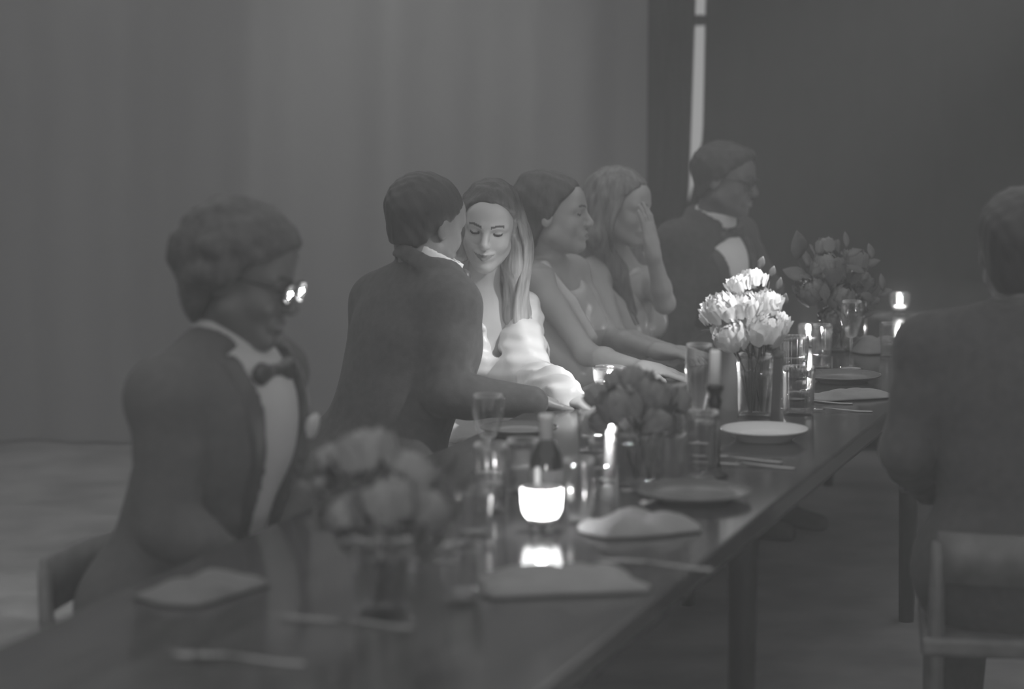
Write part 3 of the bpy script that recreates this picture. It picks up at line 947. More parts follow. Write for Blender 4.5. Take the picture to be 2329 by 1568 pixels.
for q in range(4):
    dr.append(op_rc(J['chest'] - ll * (.10 + .01 * q) + ff * (.05 - .03 * q), J['pelvis'] * .6 + J['chest'] * .4 - ll * .11 + ff * (.08 - .04 * q), .008, .012, .014))
dr += [op_rc(P(1205, 600, 7.10), P(1238, 606, 7.02), .016, .018, .02), op_rc(P(1238, 606, 7.02), P(1296, 690, 6.98), .018, .022, .02), op_rc(P(1296, 690, 6.98), P(1344, 768, 6.92), .022, .016, .02),
       op_rc(P(1255, 800, 7.02), P(1330, 850, 6.86), .07, .05, .05), op_rc(P(1225, 760, 7.08), P(1300, 830, 6.92), .05, .05, .05)]
ncut = op_rc(J['neck'] + up * .0 + ff * .06, J['neck'] + up * .14 + ff * .02, .050, .08, .02, sub=True)
solid('dress', dr + [ncut, folds(.0045, 46, [(.6, .2, .7), (.3, .8, -.4)], 12)], .009, M['satin_pale'], e)
g = lambda x, y, z: hc + R @ (A(x, y, z) * .97)
o, cut = cap_hair(hc, R, .97, .014, .066, -.085, -.012,
                  [op_ell(g(-.065, 0, .065), A(.055, .06, .055), R, .03), op_ell(g(-.095, 0, .005), A(.042, .06, .060), R, .03), op_ell(g(-.06, 0, .090), A(.040, .05, .032), R, .02)])
solid('hair', o + [cut, op_ell(g(-.082, 0, -.045), A(.046, .055, .062), R, .03), folds(.003, 120, [(.7, .2, .7), (.2, .8, .4)], 7)], .0065, M['hair_brown'], e)
seat_at(J, 'black dining chair under the woman with hair pinned up')

# ---- 5. the woman with a hand before her face
e = empty('person', (.30, 7.75, 0), 0, 'person in pale satin dress with loose fair hair, one hand raised to the face', 'person', 'dinner guests')
hc = P(1412, 470, 7.60); fd = nrm(A(.90, -.40, -.14)); R = frame_from(fd)
J = joints(A(.24, 7.86, .55), P(1410, 712, 7.70), P(1398, 592, 7.68), (.82, -.57), .14)
J['sr'] = P(1352, 625, 7.58); J['sl'] = P(1448, 612, 7.80)
J['er'] = P(1400, 765, 7.36); J['wr'] = P(1548, 806, 6.98); J['el'] = P(1512, 690, 7.52); J['wl'] = P(1484, 572, 7.42)
hd = nrm(P(1468, 470, 7.42) - J['wl'])
body, TR = build_body(e, hc, R, J, M['skin_f'], True, .97, .010, .0036,
                      [('r', (.97, -.2, -.06), (0, 0, -1), -1, {}), ('l', hd, nrm(A(-.8, .5, .1)), -1, dict(curl=(.25, .12, .10, .05), spread=.16, thumb=(.7, .6, .3)))])
t, TR = torso_ops(J, True, 1.0); ff, ll, up = TR[:, 0], TR[:, 1], TR[:, 2]
dr = inflate(t[:-3], .010) + leg_ops(J, 1.0, .02)
for y in (-1, 1):
    dr += [op_rc(J['neck'] + ll * y * .08 - up * .015, J['chest'] + ll * y * .070 + ff * .105 - up * .02, .012, .034, .02),
           op_rc(J['neck'] + ll * y * .08 - up * .015, J['chest'] + ll * y * .09 - ff * .085 - up * .03, .012, .03, .02)]
for q in range(3):
    dr.append(op_rc(J['chest'] + ll * (.06 - .06 * q) + ff * .125, J['pelvis'] + ff * .14 + ll * (.03 - .05 * q) + up * .12, .008, .012, .014))
ncut = wedge(J['chest'], TR, .13, .0, .05, .002, .02)
solid('dress', dr + [ncut, folds(.0045, 46, [(.6, .2, .7), (.3, .8, -.4)], 15)], .009, M['satin_pale'], e)
g = lambda x, y, z: hc + R @ (A(x, y, z) * .97)
o, cut = cap_hair(hc, R, .97, .014, .070, -.10, -.10)
solid('hair', o + [cut, op_rc(g(-.03, -.082, .02), g(-.03, -.092, -.10), .024, .030, .02), op_rc(g(-.03, .082, .02), g(-.02, .09, -.10), .022, .028, .02),
                   op_rc(g(-.03, -.092, -.10), J['sr'] + ff * .045 + up * .02 + ll * .045, .030, .034, .03), op_rc(g(-.02, .09, -.10), J['sl'] + ff * .05 + up * .02 - ll * .045, .028, .03, .03),
                   op_rc(J['sr'] + ff * .045 + up * .02 + ll * .045, J['chest'] + ff * .10 - ll * .07 + up * .03, .034, .016, .03),
                   op_rc(g(-.07, .0, -.02), g(-.085, 0, -.18), .075, .06, .03), folds(.003, 150, [(1, .3, .1), (.2, 1, .1)], 16)], .0065, M['hair_sand'], e)
rnd = random.Random(18); paths = []
for q in range(40):
    sd = -1 if q < 26 else 1; a = rnd.random(); w = rnd.uniform(-.5, .5)
    sh = J['sr'] if sd < 0 else J['sl']
    paths.append(([g(.05 - .05 * a, sd * (.03 + .04 * a), .098 - .03 * a), g(.035 - .07 * a, sd * (.086 + .006 * a), .01), g(.025 - .07 * a, sd * (.096 + .006 * w), -.08),
                   sh + ff * (.065 - .04 * a) + up * (.03 + .02 * w) - ll * sd * .035, J['chest'] + ff * (.11 + .01 * w) + ll * sd * (.05 + .05 * a) + up * (.05 * rnd.random())], .0042 + .002 * rnd.random()))
locks(e, 'hair_locks', paths, M['hair_sand'], None, e)
seat_at(J, 'black dining chair under the woman with raised hand')

# ---- 6. the man with glasses at the far end
e = empty('person', (.60, 8.3, 0), 0, 'person with glasses, black dinner jacket, bow tie and white pocket square, before the black drape', 'person', 'dinner guests')
hc = P(1652, 408, 8.15); fd = nrm(A(.92, -.36, -.14)); R = frame_from(fd)
J = joints(A(.53, 8.42, .55), P(1610, 640, 8.22), P(1622, 508, 8.20), (.80, -.60), .185)
J['er'] = P(1540, 790, 8.06); J['wr'] = A(.70, 8.10, .665); J['el'] = A(.90, 8.50, .80); J['wl'] = A(.80, 8.28, .665)
body, TR = build_body(e, hc, R, J, M['skin_t'], False, 1.0, .012, .004,
                      [('r', (.9, -.3, -.05), (0, 0, -1), -1, {}), ('l', (.9, -.4, 0), (0, 0, -1), 1, {})])
suit(e, hc, J, 1.0, vz=(.17, -.28), vw=.085)
o, cut = cap_hair(hc, R, 1.0, .012, .062, -.07, -.012, [op_ell(hc + R @ A(.05, 0, .085), A(.04, .06, .03), R, .02)])
solid('hair', o + [cut, folds(.0025, 170, [(1, .2, .6), (.2, 1, .4)], 22)], .0065, M['hair_dark'], e)
spectacles(e, hc, R, 1.0)
seat_at(J, 'black dining chair under the man with glasses')

# ---- 7. the dark guest on the near side, back to us
e = empty('person', (1.06, 5.02, 0), 0, 'person in black jacket across the table, dark back view at the picture edge', 'person', 'dinner guests')
hc = A(1.07, 5.07, 1.22); R = frame_from(nrm(A(.18, .97, -.10)))
J = joints(A(1.07, 4.98, .55), A(1.07, 5.01, .90), A(1.07, 5.03, 1.07), (.15, .99), .19)
J['el'] = A(.83, 5.02, .80); J['wl'] = A(.92, 5.26, .68); J['er'] = A(1.32, 5.05, .80); J['wr'] = A(1.22, 5.28, .68)
build_body(e, hc, R, J, M['skin_d'], False, 1.02, .014, .006, [('l', (.4, .9, -.1), (0, 0, -1), 1, {}), ('r', (-.4, .9, -.05), (0, 0, -1), -1, {})])
suit(e, hc, J, 1.04, wool='suit', shirt='satin_black', vz=(.17, -.2), hj=.013, pocket=False)
o, cut = cap_hair(hc, R, 1.02, .014, .062, -.11, -.03)
solid('hair', o + [cut, folds(.0025, 170, [(1, .2, .6), (.2, 1, .4)], 41)], .008, M['hair_dark'], e)
seat_at(J, 'black dining chair under the dark guest across the table')
# ------------------------------------------------------------------ things on the table
def cup_profile(r0, r1, h, wall=.0022, base=.008, belly=0.0):
    out = [(0.0005, 0)]; n = 8
    rr = lambda t: r0 + (r1 - r0) * t + belly * math.sin(math.pi * min(1, t * 1.1))
    for i in range(n + 1):
        t = i / n; out.append((rr(t), h * t))
    for i in range(n, -1, -1):
        t = i / n; z = max(base, h * t); out.append((rr(t) - wall, z))
    out.append((0.0005, base))
    return out

def tumbler(pos, r0, r1, h, label, ribs=0, fill=0.0, drink='water', name='tumbler', group='glass tumblers on the table', belly=0.0):
    e = empty(name, pos, 0, label, 'glass', group)
    m = MB(); m.lathe(cup_profile(r0, r1, h, belly=belly), 72 if ribs else 40, ribs=ribs, ribamp=.0016 if ribs else 0)
    m.build('glass_wall', M['glass_rib'] if ribs else M['glass'], e)
    if fill:
        rr = lambda t: r0 + (r1 - r0) * t + belly * math.sin(math.pi * min(1, t * 1.1)) - .0045
        m = MB(); m.lathe([(.0005, .010)] + [(rr(fill * i / 6), max(.010, h * fill * i / 6)) for i in range(7)] + [(.0005, h * fill)], 32)
        m.build('drink', M[drink], e)
    return e

def wine_glass(pos, label, rb=.033, hb=.15, hs=.075, foot=.034):
    e = empty('wine_glass', pos, 0, label, 'glass', 'stemmed glasses on the table')
    m = MB(); m.lathe([(.0005, .0), (foot, .0), (foot, .002), (.008, .006), (.0005, .006)], 36); m.build('foot', M['glass'], e)
    m = MB(); m.tube([(0, 0, .004), (0, 0, .02), (0, 0, hs)], [.006, .0038, .0045], 12); m.build('stem', M['glass'], e)
    pr = [(.0035, hs)]
    for i in range(11):
        t = i / 10; pr.append((rb * (.30 + .70 * math.sin(min(1.0, .18 + t * 1.15) * math.pi / 2)) * (1 - .10 * max(0, t - .6)), hs + .006 + hb * t))
    pr += [(r - .0018, z) for (r, z) in pr[::-1][:-1]]
    m = MB(); m.lathe(pr, 44); m.build('bowl', M['glass'], e)
    return e

def flame_light(e, z, watts, rad=.008):
    m = MB(); m.lathe([(.0004, z - .004), (.0040, z + .002), (.0048, z + .008), (.0032, z + .016), (.0012, z + .024), (.0003, z + .028)], 14)
    m.build('flame', M['flame'], e)
    l = bpy.data.lights.new('flame_light', 'POINT'); l.energy = watts; l.shadow_soft_size = rad
    lo = bpy.data.objects.new('flame_light', l); COL.objects.link(lo); lo.parent = e; lo.location = (0, 0, z + .016)
    return lo

def candle_bowl(pos, label, r=.038, h=.068, foot_h=.016, watts=6.0, wax_z=.34, frost=True, flame_z=None):
    """a tealight burning in a small footed bowl"""
    e = empty('candle_bowl', pos, 0, label, 'candle', 'candles on the table')
    m = MB(); m.lathe([(.0005, 0), (r * .62, 0), (r * .62, .003), (r * .30, .007), (r * .26, foot_h), (.0005, foot_h)], 36); m.build('foot', M['glass'], e)
    pr = [(.0006, foot_h)]
    for i in range(11):
        t = i / 10; pr.append((r * float(np.interp(t, [0, .05, .15, .3, .5, .75, 1], [.36, .52, .70, .86, .955, .99, 1.0])), foot_h + .001 + h * t))
    pr += [(q - .0022, z + .0022 if k < 10 else z + .004) for k, (q, z) in enumerate(pr[::-1][:-1])] + [(.0006, foot_h + .005)]
    m = MB(); m.lathe(pr, 44); m.build('bowl', M['frost'] if frost else M['glass'], e)
    zw = foot_h + h * wax_z
    m = MB(); m.lathe([(.0006, foot_h + .006), (r * .50, foot_h + .007), (r * .62, zw), (.0006, zw)], 30); m.build('wax', M['wax'], e)
    m = MB(); m.tube([(0, 0, zw), (.0006, 0, zw + .008)], .0008, 6); m.build('wick', M['lash'], e)
    flame_light(e, zw + .010, watts)
    return e

def bloom_mesh(r, seed, npet=34, open_=1.0):
    """a full ball of overlapping ruffled petals, each a curved patch"""
    rnd = random.Random(seed); m = MB(); nu, nv = 4, 5
    for k in range(npet):
        t = (k + .5) / npet                                   # 0 heart .. 1 outermost
        az = k * 2.39996 + rnd.uniform(-.25, .25)
        th = .12 + 1.55 * t ** .8 + rnd.uniform(-.12, .12)    # polar angle of the petal's middle
        rho = r * (.52 + .40 * t) * rnd.uniform(.86, 1.14)
        hw = (.50 - .08 * t) * rnd.uniform(.8, 1.15)
        ph = rnd.uniform(0, 6.28); fl = rnd.uniform(.12, .34)
        v = []
        for i in range(nu + 1):
            u = i / nu                                          # foot .. lip
            for j in range(nv + 1):
                s = (j / nv - .5) * 2
                a = th + .75 * (.45 - u) * 1.3
                q = rho * (1 + fl * max(0, u - .5) * 2 * (1 - .3 * s * s) + .10 * u * math.sin(6 * s + ph))
                w = hw * math.sin(math.pi * (.18 + .60 * u)) * s
                sa = math.sin(a)
                d = A(sa * math.cos(az), sa * math.sin(az), math.cos(a))
                side = A(-math.sin(az), math.cos(az), 0)
                p = nrm(d + side * w) * q
                p[2] -= .05 * r * abs(s) * u
                v.append(p)
        f = [(i * (nv + 1) + j, i * (nv + 1) + j + 1, (i + 1) * (nv + 1) + j + 1, (i + 1) * (nv + 1) + j) for i in range(nu) for j in range(nv)]
        m.add(v, f)
    m.lathe([(.001, -.6 * r), (.25 * r, -.45 * r), (.42 * r, -.1 * r), (.35 * r, .2 * r), (.001, .35 * r)], 10)
    return m

BLOOMS = {}
def bloom_data(kind, seed):
    key = (kind, seed)
    if key not in BLOOMS:
        o = bloom_mesh(1.0, seed, 56 if kind != 'petal_dark' else 36, .92).build('bloom', M[kind], fix=False)
        BLOOMS[key] = o.data; bpy.data.objects.remove(o)
    return BLOOMS[key]

def leaf_shape(m, base, d, up, L, w):
    d = nrm(d); s = nrm(np.cross(d, up)); n = np.cross(s, d)
    v = []; f = []
    for i in range(6):
        t = i / 5; ww = w * math.sin(math.pi * min(.98, .06 + .92 * t)) ; c = base + d * L * t - n * .12 * L * t * t * 1.2
        for dz in (0, .0012):
            v += [c - s * ww + n * ww * .25 + n * dz, c + n * dz, c + s * ww + n * ww * .25 + n * dz]
    for i in range(5):
        a = i * 6; b = a + 6
        f += [(a, a + 1, b + 1, b), (a + 1, a + 2, b + 2, b + 1), (b + 3, b + 4, a + 4, a + 3), (b + 4, b + 5, a + 5, a + 4), (a, b, b + 3, a + 3), (a + 2, a + 5, b + 5, b + 2)]
    f += [(0, 3, 4, 1), (1, 4, 5, 2), (30, 31, 34, 33), (31, 32, 35, 34)]
    m.add(v, f)

def flower(head, foot, r, kind, label, group, seed=0, leaves=1, cat='flower', name='rose'):
    """one cut flower: bloom on a bent stem with a leaf or two, standing in its vase"""
    head = np.asarray(head, float); foot = np.asarray(foot, float); rnd = random.Random(seed * 7 + 3)
    e = empty(name, foot, 0, label, cat, group)
    d = nrm(head - foot + A(rnd.uniform(-.05, .05), rnd.uniform(-.05, .05), .03))
    b = bpy.data.objects.new('bloom', bloom_data(kind, seed % 4)); COL.objects.link(b); b.parent = e
    b.location = Vector(head - foot); b.scale = (r, r, r)
    tilt = nrm((head - foot) * A(1.6, 1.6, 1) + A(0, -.05, 0))
    b.rotation_mode = 'QUATERNION'; b.rotation_quaternion = Vector(tilt).to_track_quat('Z', 'Y') @ Matrix.Rotation(rnd.uniform(0, 6.28), 4, 'Z').to_quaternion()
    m = MB(); h = head - foot; mid = h * .55 * A(.55, .55, 1)
    m.tube([A(0, 0, 0), mid * .5, mid, h - tilt * r * .2], [.0022, .0024, .0024, .003], 6); m.build('stem', M['stem'], e)
    for q in range(leaves):
        az = rnd.uniform(0, 6.28); base = mid + (h - mid) * rnd.uniform(.1, .6)
        m = MB(); leaf_shape(m, base, A(math.cos(az), math.sin(az), .35), A(0, 0, 1), rnd.uniform(.045, .07), rnd.uniform(.011, .017)); m.build('leaf', M['leaf'], e)
    return e

def leaf_sprig(foot, tip, label, group, seed, nl=7, L=.05, w=.014, big=False):
    foot = np.asarray(foot, float); tip = np.asarray(tip, float); h = tip - foot; rnd = random.Random(seed)
    e = empty('leaf_sprig', foot, 0, label, 'foliage', group)
    m = MB(); m.tube([A(0, 0, 0), h * .5 * A(.7, .7, 1), h * .95], [.002, .0018, .001], 6); m.build('stem', M['stem'], e)
    for q in range(nl):
        t = .50 + .48 * q / max(1, nl - 1); az = q * 2.4 + rnd.uniform(-.4, .4); base = h * t * A(1 - .3 * (1 - t), 1 - .3 * (1 - t), 1)
        m = MB(); leaf_shape(m, base, A(math.cos(az), math.sin(az), .5 if q < nl - 1 else 2.5), A(.3, -.8, .5), L * rnd.uniform(.8, 1.2), w * rnd.uniform(.8, 1.2)); m.build('leaf', M['leaf'], e)
    return e

def vase(pos, r0, r1, h, label, ribs=0, fill=.75, group='glass vases'):
    e = empty('vase', pos, 0, label, 'vase', group)
    m = MB(); m.lathe(cup_profile(r0, r1, h, .003, .010), 72 if ribs else 44, ribs=ribs, ribamp=.0022 if ribs else 0); m.build('glass_wall', M['glass_rib'] if ribs else M['glass'], e)
    m = MB(); m.lathe([(.0005, .012)] + [(r0 + (r1 - r0) * fill * i / 5 - .0055, .012 + (h * fill - .012) * i / 5) for i in range(6)] + [(.0005, h * fill)], 36); m.build('water', M['water'], e)
    return e

def plate(pos, r, label, kind='china', lip=.016):
    e = empty('plate', pos, 0, label, 'plate', 'plates on the table')
    pr = [(.0005, .003), (r * .58, .003), (r * .60, 0), (r * .64, 0), (r * .66, .004), (r * .97, lip), (r, lip + .001), (r * .985, lip + .004), (r * .66, .009), (r * .60, .007), (.0005, .007)]
    m = MB(); m.lathe(pr, 64); m.build('dish', M[kind], e)
    m = MB(); m.lathe([(r * .985, lip + .0035), (r * 1.004, lip + .0015), (r * 1.004, lip + .0045), (r * .985, lip + .0055), (r * .985, lip + .0035)], 64); m.build('rim', M[kind], e)
    return e

def napkin(pos, sx, sy, rz, label, seed, kind='linen', h=.030, bend=0.0):
    rnd = random.Random(seed); nx, ny = 34, 26; v = []
    ph = [rnd.uniform(0, 6.28) for _ in range(8)]
    for side in (0, 1):
        for j in range(ny + 1):
            for i in range(nx + 1):
                a, b = i / nx * 2 - 1, j / ny * 2 - 1
                ex = (1 + .06 * math.sin(3.1 * b + ph[0])) * math.sqrt(1 - .18 * b * b * b * b); ey = (1 + .05 * math.sin(2.6 * a + ph[2])) * math.sqrt(1 - .15 * a * a)
                x = a * sx / 2 * ex; y = b * sy / 2 * ey
                fall = max(0, 1 - max(abs(a), abs(b)) ** 3)
                z = .003 + h * fall * (.30 + .45 * abs(math.sin(2.2 * a + 1.6 * b + ph[4])) + .35 * abs(math.sin(1.9 * b - 2.6 * a + ph[5]))) + .003 * fall * math.sin(9 * a + 4 * b + ph[6])
                v.append((x, y, max(.0015, z) + (0 if side == 0 else .0025)))
    n1 = (nx + 1) * (ny + 1); f = []
    for j in range(ny):
        for i in range(nx):
            a = j * (nx + 1) + i
            f.append((a, a + nx + 1, a + nx + 2, a + 1)); f.append((n1 + a, n1 + a + 1, n1 + a + nx + 2, n1 + a + nx + 1))
    ring = [i for i in range(nx + 1)] + [j * (nx + 1) + nx for j in range(1, ny + 1)] + [ny * (nx + 1) + i for i in range(nx - 1, -1, -1)] + [j * (nx + 1) for j in range(ny - 1, 0, -1)]
    for q in range(len(ring)):
        a, b = ring[q], ring[(q + 1) % len(ring)]
        f.append((a, b, n1 + b, n1 + a))
    o = mesh_obj('napkin', v, f, M[kind]); o.location = Vector([float(q) for q in pos]); o.rotation_euler = (0, 0, rz)
    fix_normals(o)
    return tag(o, label, 'napkin', 'napkins on the table')

def cutlery(pos, rz, kind, label):
    e = empty(kind, pos, rz, label, 'cutlery', 'cutlery on the table')
    def strip(name, st, zf=lambda x: 0.004, th=.002):
        v = []; f = []
        for (x, w) in st:
            z = zf(x)
            v += [(x, -w, z), (x, 0, z - .0004 * 0), (x, w, z), (x, -w * .9, z + th), (x, 0, z + th + .0008), (x, w * .9, z + th)]
        for i in range(len(st) - 1):
            a = i * 6; b = a + 6
            f += [(a, b, b + 1, a + 1), (a + 1, b + 1, b + 2, a + 2), (a + 3, a + 4, b + 4, b + 3), (a + 4, a + 5, b + 5, b + 4), (a, a + 3, b + 3, b), (a + 2, b + 2, b + 5, a + 5)]
        n = (len(st) - 1) * 6
        f += [(0, 1, 4, 3), (1, 2, 5, 4), (n, n + 3, n + 4, n + 1), (n + 1, n + 4, n + 5, n + 2)]
        return fix_normals(mesh_obj(name, v, f, M['metal'], e))
    strip('handle', [(-.105, .004), (-.10, .0085), (-.07, .0075), (-.02, .0045), (.015, .0035)], lambda x: .0015 + .006 * max(0, (x + .06)) / .075)
    if kind == 'table_knife':
        strip('blade', [(.012, .0045), (.03, .0085), (.08, .0092), (.11, .0065), (.122, .001)], lambda x: .004, .0012)
    elif kind == 'table_fork':
        strip('neck', [(.012, .0035), (.03, .006), (.05, .0115), (.064, .0118)], lambda x: .008 - .05 * (x - .012) * .5)
        for q in range(4):
            y = -.0090 + .006 * q
            m = MB(); m.tube([(.062, y, .0065), (.085, y, .005), (.108, y, .009)], [.0016, .0014, .0008], 6); m.build('tine', M['metal'], e)
    else:
        m = MB(); v = []; f = []; n = 9
        for side in (0, 1):
            for i in range(n + 1):
                t = i / n
                for j in range(7):
                    s = (j / 6 - .5) * 2; w = .019 * math.sin(math.pi * (.06 + .90 * t)) ** .7
                    dep = .007 * math.sin(math.pi * t) * (1 - s * s)
                    v.append((.012 + .062 * t, w * s, .0095 - dep + side * .0014))
        for b in (0, (n + 1) * 7):
            for i in range(n):
                for j in range(6):
                    a = b + i * 7 + j; f.append((a, a + 1, a + 8, a + 7))
        m.add(v, f); m.build('spoon_bowl', M['metal'], e)
    return e

ACROSS = math.atan2(-NRM[1], -NRM[0])       # from the near edge towards the far guests

# candles
candle_bowl(T(1232, 1210), 'brightly glowing frosted glass candle bowl in front of the small dark bottle', .0385, .066, .014, 4.5, .30)
candle_bowl(T(1388, 905), 'lit candle in clear glass bowl before the women, half hidden by muted flowers', .046, .062, .016, 3.6, .30, frost=False)
candle_bowl(T(2046, 718), 'farthest lit candle bowl, beyond the dim flowers at the table end', .036, .060, .014, 2.4, .30, frost=False)
candle_bowl(T(1838, 790), 'lit candle bowl among the dim leaves behind the white roses', .032, .055, .012, 2.4, .30, frost=False)
# slim taper standing in a little holder behind the bright bowl
e = empty('taper_candle', T(1222, 1172), 0, 'slim pale unlit taper rising just behind the bright candle bowl', 'candle')
m = MB(); m.lathe([(.0005, 0), (.020, 0), (.018, .006), (.009, .010), (.009, .022), (.0005, .022)], 24); m.build('holder', M['candlestick'], e)
m = MB(); m.lathe([(.0005, .018), (.0064, .018), (.0058, .090), (.0040, .093), (.0005, .094)], 16); m.build('taper', M['wax'], e)
m = MB(); m.tube([(0, 0, .093), (.0008, 0, .101)], .0007, 6); m.build('wick', M['lash'], e)
# candlestick
e = empty('candlestick', T(1624, 1086), 0, 'black candlestick with short white candle beside the tall drink glass', 'candlestick')
m = MB(); m.lathe([(.0005, 0), (.030, 0), (.030, .006), (.016, .014), (.0125, .03), (.0115, .09), (.0125, .15), (.016, .162), (.011, .172), (.018, .186), (.019, .196), (.0005, .196)], 28); m.build('stick', M['candlestick'], e)
m = MB(); m.lathe([(.0005, .196), (.0115, .196), (.0112, .262), (.0095, .268), (.0005, .266)], 24); m.build('candle', M['wax'], e)
m = MB(); m.tube([(0, 0, .266), (-.001, 0, .276), (-.003, 0, .286)], .0008, 6); m.build('wick', M['lash'], e)
# small bottle
e = empty('bottle', T(1242, 1135), 0, 'small dark glass bottle with pale foil neck behind the bright candle', 'bottle')
m = MB(); m.lathe([(.0005, 0), (.030, 0), (.0325, .004), (.0325, .075), (.029, .092), (.017, .112), (.0135, .122), (.0005, .122)], 36); m.build('bottle_body', M['bottle'], e)
m = MB(); m.lathe([(.0005, .118), (.0142, .118), (.0136, .160), (.0150, .161), (.0150, .168), (.0135, .170), (.0005, .170)], 28); m.build('foil_neck', M['foil'], e)
m = MB(); m.lathe([(.0329, .018), (.0332, .018), (.0332, .062), (.0329, .062)], 36); m.build('bottle_label', M['linen_grey'], e)

# glasses
G = 'glass tumblers on the table'
tumbler(T(1116, 1166), .030, .034, .135, 'tall clear tumbler half full, left of the small dark bottle', fill=.45)
tumbler(T(1078, 1244), .029, .033, .105, 'clear tumbler at the near left of the bright candle bowl', fill=.3)
tumbler(T(1052, 1372), .030, .034, .095, 'clear tumbler nearest the camera, left of the crumpled near napkin', fill=.25)
tumbler(T(1190, 1122), .031, .035, .110, 'clear tumbler between the tall tumbler and the dark bottle', fill=.5)
tumbler(T(1316, 1192), .020, .030, .125, 'rounded stemless wine glass right of the bright candle bowl', belly=.012, name='stemless_glass')
tumbler(T(1345, 1030), .028, .032, .095, 'clear tumbler left of the muted flowers, near the white sleeve', fill=.4)
tumbler(T(1372, 1098), .027, .031, .090, 'small clear tumbler just left of the ribbed vase', fill=.35)
tumbler(T(1528, 1104), .027, .031, .108, 'clear empty tumbler between the ribbed vase and the tall drink glass')
tumbler(T(1593, 1098), .033, .039, .150, 'tall straight glass of dark drink in front of the candlestick', fill=.88, name='highball_glass')
tumbler(T(1816, 944), .035, .039, .120, 'ribbed tumbler right of the white rose vase', ribs=24, fill=.5, group='ribbed tumblers')
tumbler(T(1806, 862), .034, .038, .118, 'ribbed tumbler behind the white roses', ribs=24, fill=.5, group='ribbed tumblers')
tumbler(T(1946, 800), .030, .034, .110, 'clear tumbler among the dim flowers far down the table', fill=.4)
tumbler(T(2025, 812), .030, .034, .100, 'farthest clear tumbler by the pale far napkin', fill=.4)
tumbler(T(1868, 838), .026, .030, .125, 'clear glass right of the ribbed tumblers, before the dim flowers', fill=.3)
wine_glass(P(1588, 1012, 5.42) * A(1, 1, 0) + A(0, 0, TABLE_Z), 'stemmed wine glass behind the tall drink glass', .031, .150, .072)
wine_glass(T(1935, 838), 'stemmed wine glass far down the table before the dim flowers', .032, .10, .085)
wine_glass(T(1110, 1075), 'stemmed wine glass by the black sleeve, behind the tall tumbler', .034, .090, .070)

# white roses in their vase
V0 = T(1715, 950)
vase(V0, .040, .046, .155, 'clear glass vase holding the white roses')
def bloom_set(vpos, vh, rows, kind, group, labels, y, seed0, leaves=1, name='rose', cat='flower'):
    for i, (px, py, size, dy) in enumerate(rows):
        hd = P(px, py, y + dy); r = size / 2 / FPX * (y + dy) * 1.0
        foot = vpos + A(.018 * math.cos(i * 2.1), .018 * math.sin(i * 2.1), .014)
        flower(hd, foot, r, kind, labels[i] if i < len(labels) else labels[-1], group, seed0 + i, leaves, cat, name)
bloom_set(V0, .155, [(1640, 706, 84, -.04), (1662, 768, 88, -.06), (1742, 752, 92, -.06), (1745, 692, 72, .0), (1694, 700, 76, -.03), (1712, 640, 64, .03), (1682, 650, 58, .02), (1618, 722, 56, .02), (1770, 735, 60, .05), (1700, 742, 60, .0)],
          'petal_white', 'white roses in the clear vase',
          ['white rose at the left side of the bright bouquet', 'lowest white rose of the bright bouquet, above the candlestick', 'large white rose low on the right of the bright bouquet', 'white rose high on the right of the bright bouquet',
           'white rose in the middle of the bright bouquet', 'topmost white rose of the bright bouquet', 'white rose below and left of the topmost white rose', 'small outermost white rose on the left edge of the bouquet',
           'white rose half hidden at the right edge of the bouquet', 'white rose tucked between the two lowest white roses'], 5.81, 0)
for i, (px, py) in enumerate([(1752, 625), (1768, 655), (1725, 605), (1780, 690)]):
    leaf_sprig(V0 + A(.01 * i, .01, .014), P(px, py, 5.85), 'leafy sprig above the white roses, ' + ['reaching highest', 'leaning outward', 'in the middle', 'lowest of the sprigs'][i], 'leaf sprigs with the white roses', 60 + i, 6, .035, .010)

# muted flowers in the ribbed vase
V1 = T(1456, 1106)
vase(V1, .043, .048, .115, 'ribbed glass vase holding the muted flowers', ribs=22, group='ribbed vases')
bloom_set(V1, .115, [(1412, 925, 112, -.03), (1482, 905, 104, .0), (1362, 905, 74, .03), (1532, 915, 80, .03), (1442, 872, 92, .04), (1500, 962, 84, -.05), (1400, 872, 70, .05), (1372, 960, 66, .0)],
          'petal_dark', 'muted flowers in the ribbed vase',
          ['large muted rose in front of the ribbed-vase bouquet', 'muted rose right of the front muted rose', 'small muted rose at the left edge of the ribbed-vase bouquet', 'muted rose at the right edge of the ribbed-vase bouquet',
           'topmost muted rose of the ribbed-vase bouquet', 'muted rose hanging low over the ribbed vase rim', 'muted rose under the clear candle bowl rim', 'lowest muted rose on the left of the ribbed vase'], 4.90, 20)

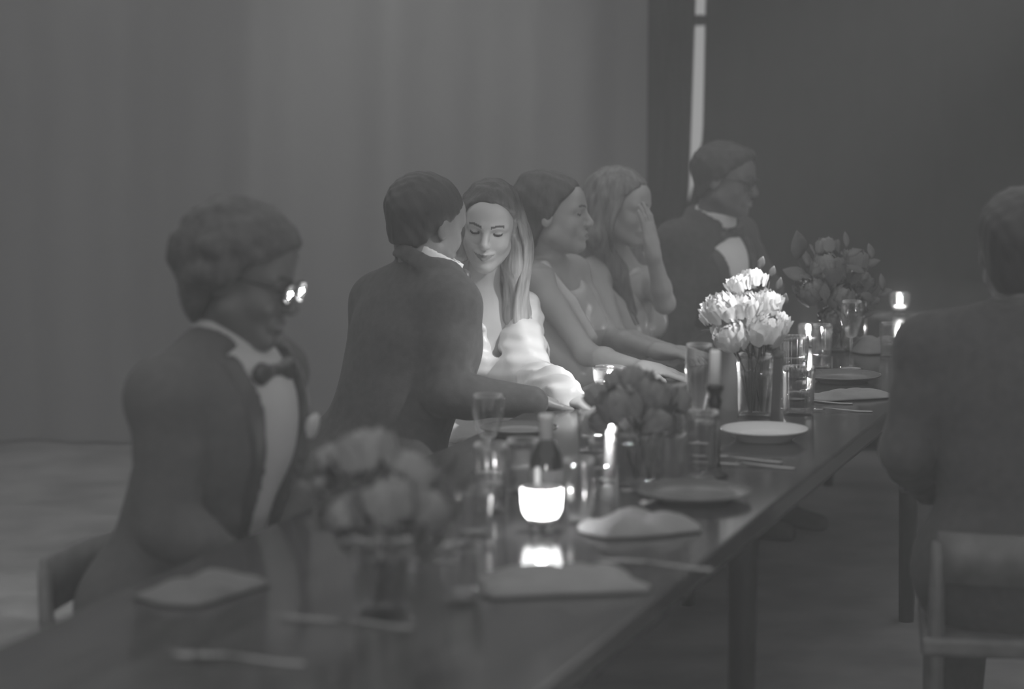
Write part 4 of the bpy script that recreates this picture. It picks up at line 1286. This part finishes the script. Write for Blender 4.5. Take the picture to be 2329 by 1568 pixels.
# dim flowers and leaves far down the table
V2 = T(1900, 800)
vase(V2, .040, .045, .13, 'clear glass vase of dim flowers far down the table')
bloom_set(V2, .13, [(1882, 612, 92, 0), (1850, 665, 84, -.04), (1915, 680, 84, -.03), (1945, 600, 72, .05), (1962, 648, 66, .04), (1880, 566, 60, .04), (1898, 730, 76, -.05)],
          'petal_dark', 'dim flowers far down the table',
          ['dim flower in the middle of the far bouquet', 'dim flower on the left of the far bouquet, behind white roses', 'dim flower right of centre in the far bouquet', 'dim flower high on the right of the far bouquet',
           'dim flower at the right edge of the far bouquet', 'topmost dim flower of the far bouquet', 'lowest dim flower over the far vase rim'], 7.10, 40)
for i, (px, py, L, w) in enumerate([(1812, 585, .085, .026), (1838, 605, .05, .012), (1985, 585, .05, .014), (2010, 660, .05, .014), (1925, 560, .045, .012)]):
    leaf_sprig(V2 + A(.012 * i - .02, .01, .014), P(px, py, 7.05), ['broad upright leaf standing at the left of the far bouquet', 'thin leafy sprig next to the broad upright leaf', 'leafy sprig high on the right of the far bouquet', 'leafy sprig drooping right toward the farthest candle', 'leafy sprig in the middle of the far bouquet'][i],
               'leaf sprigs in the far bouquet', 80 + i, 3 if i == 0 else 7, L, w)

# blurred flowers in the foreground
V3 = T(872, 1396)
vase(V3, .045, .052, .13, 'glass vase of blurred flowers nearest the camera')
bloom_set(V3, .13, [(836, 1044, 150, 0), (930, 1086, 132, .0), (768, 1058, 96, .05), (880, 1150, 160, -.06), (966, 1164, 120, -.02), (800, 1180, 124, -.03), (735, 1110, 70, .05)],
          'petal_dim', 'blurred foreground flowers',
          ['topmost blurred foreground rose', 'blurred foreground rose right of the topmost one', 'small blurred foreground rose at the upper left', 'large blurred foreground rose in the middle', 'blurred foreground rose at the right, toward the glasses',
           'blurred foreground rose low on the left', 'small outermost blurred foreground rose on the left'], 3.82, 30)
for i, (px, py) in enumerate([(1018, 1072), (1050, 1120), (700, 1085), (720, 1180), (1030, 1180)]):
    leaf_sprig(V3 + A(.01 * i - .02, .0, .014), P(px, py, 3.86), ['leafy sprig at the upper right of the foreground flowers', 'leafy sprig reaching right toward the tumblers', 'leafy sprig at the left of the foreground flowers', 'leafy sprig low on the left of the foreground flowers', 'leafy sprig low on the right of the foreground flowers'][i],
               'leaf sprigs in the foreground', 90 + i, 6, .04, .012)

# plates, napkins, cutlery
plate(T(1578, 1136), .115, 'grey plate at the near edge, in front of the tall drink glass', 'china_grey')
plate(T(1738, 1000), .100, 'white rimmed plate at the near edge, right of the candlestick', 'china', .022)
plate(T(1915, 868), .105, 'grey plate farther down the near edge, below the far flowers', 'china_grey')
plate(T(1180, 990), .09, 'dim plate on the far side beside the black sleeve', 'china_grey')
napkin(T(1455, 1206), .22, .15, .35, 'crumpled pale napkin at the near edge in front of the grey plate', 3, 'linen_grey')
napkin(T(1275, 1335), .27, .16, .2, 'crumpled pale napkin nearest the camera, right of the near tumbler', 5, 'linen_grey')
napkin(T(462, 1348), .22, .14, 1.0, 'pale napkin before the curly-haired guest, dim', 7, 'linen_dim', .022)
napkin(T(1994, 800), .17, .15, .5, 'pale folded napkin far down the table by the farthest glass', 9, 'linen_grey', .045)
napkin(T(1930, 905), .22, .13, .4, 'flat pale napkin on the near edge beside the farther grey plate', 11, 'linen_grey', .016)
cutlery(T(905, 1278), ACROSS + .2, 'table_spoon', 'steel spoon behind the foreground flowers')
cutlery(T(797, 1420), ACROSS, 'table_knife', 'steel knife at the foot of the foreground vase')
cutlery(T(540, 1505), ACROSS + .1, 'table_fork', 'steel fork nearest the camera, in the dark corner of the table')
cutlery(T(1488, 1290), ACROSS, 'table_fork', 'steel fork at the near edge beside the crumpled napkin')
cutlery(T(1845, 918), ACROSS + .15, 'table_spoon', 'steel spoon right of the ribbed tumbler')
cutlery(T(1888, 936), ACROSS + .15, 'table_knife', 'steel knife next to the spoon by the ribbed tumbler')
cutlery(T(1700, 1062), ACROSS, 'table_knife', 'steel knife between the grey plate and the white rimmed plate')
cutlery(T(1672, 1048), ACROSS, 'table_fork', 'steel fork left of the white rimmed plate')
# ------------------------------------------------------------------ added scattering volume, lifts the blacks like film fog (reaches past the walls)
m = MB(); m.box((0, 5.2, 1.7), (12.5, 14.5, 3.9))
hz = m.build('fog_veil', None if False else M['wall'], smooth=False)
hm = bpy.data.materials.new('fog_veil_volume'); hm.use_nodes = True
nt = hm.node_tree; nt.nodes.clear()
out = nt.nodes.new('ShaderNodeOutputMaterial')
vs = nt.nodes.new('ShaderNodeVolumeScatter')
vs.inputs['Color'].default_value = (1, 1, 1, 1)
vs.inputs['Density'].default_value = VEIL_DENSITY
vs.inputs['Anisotropy'].default_value = 0.0
nt.links.new(vs.outputs[0], out.inputs['Volume'])
hz.data.materials.clear(); hz.data.materials.append(hm)
tag(hz, 'added scattering volume lifting the blacks of the dining room like film fog', 'fog_veil', kind='stuff')
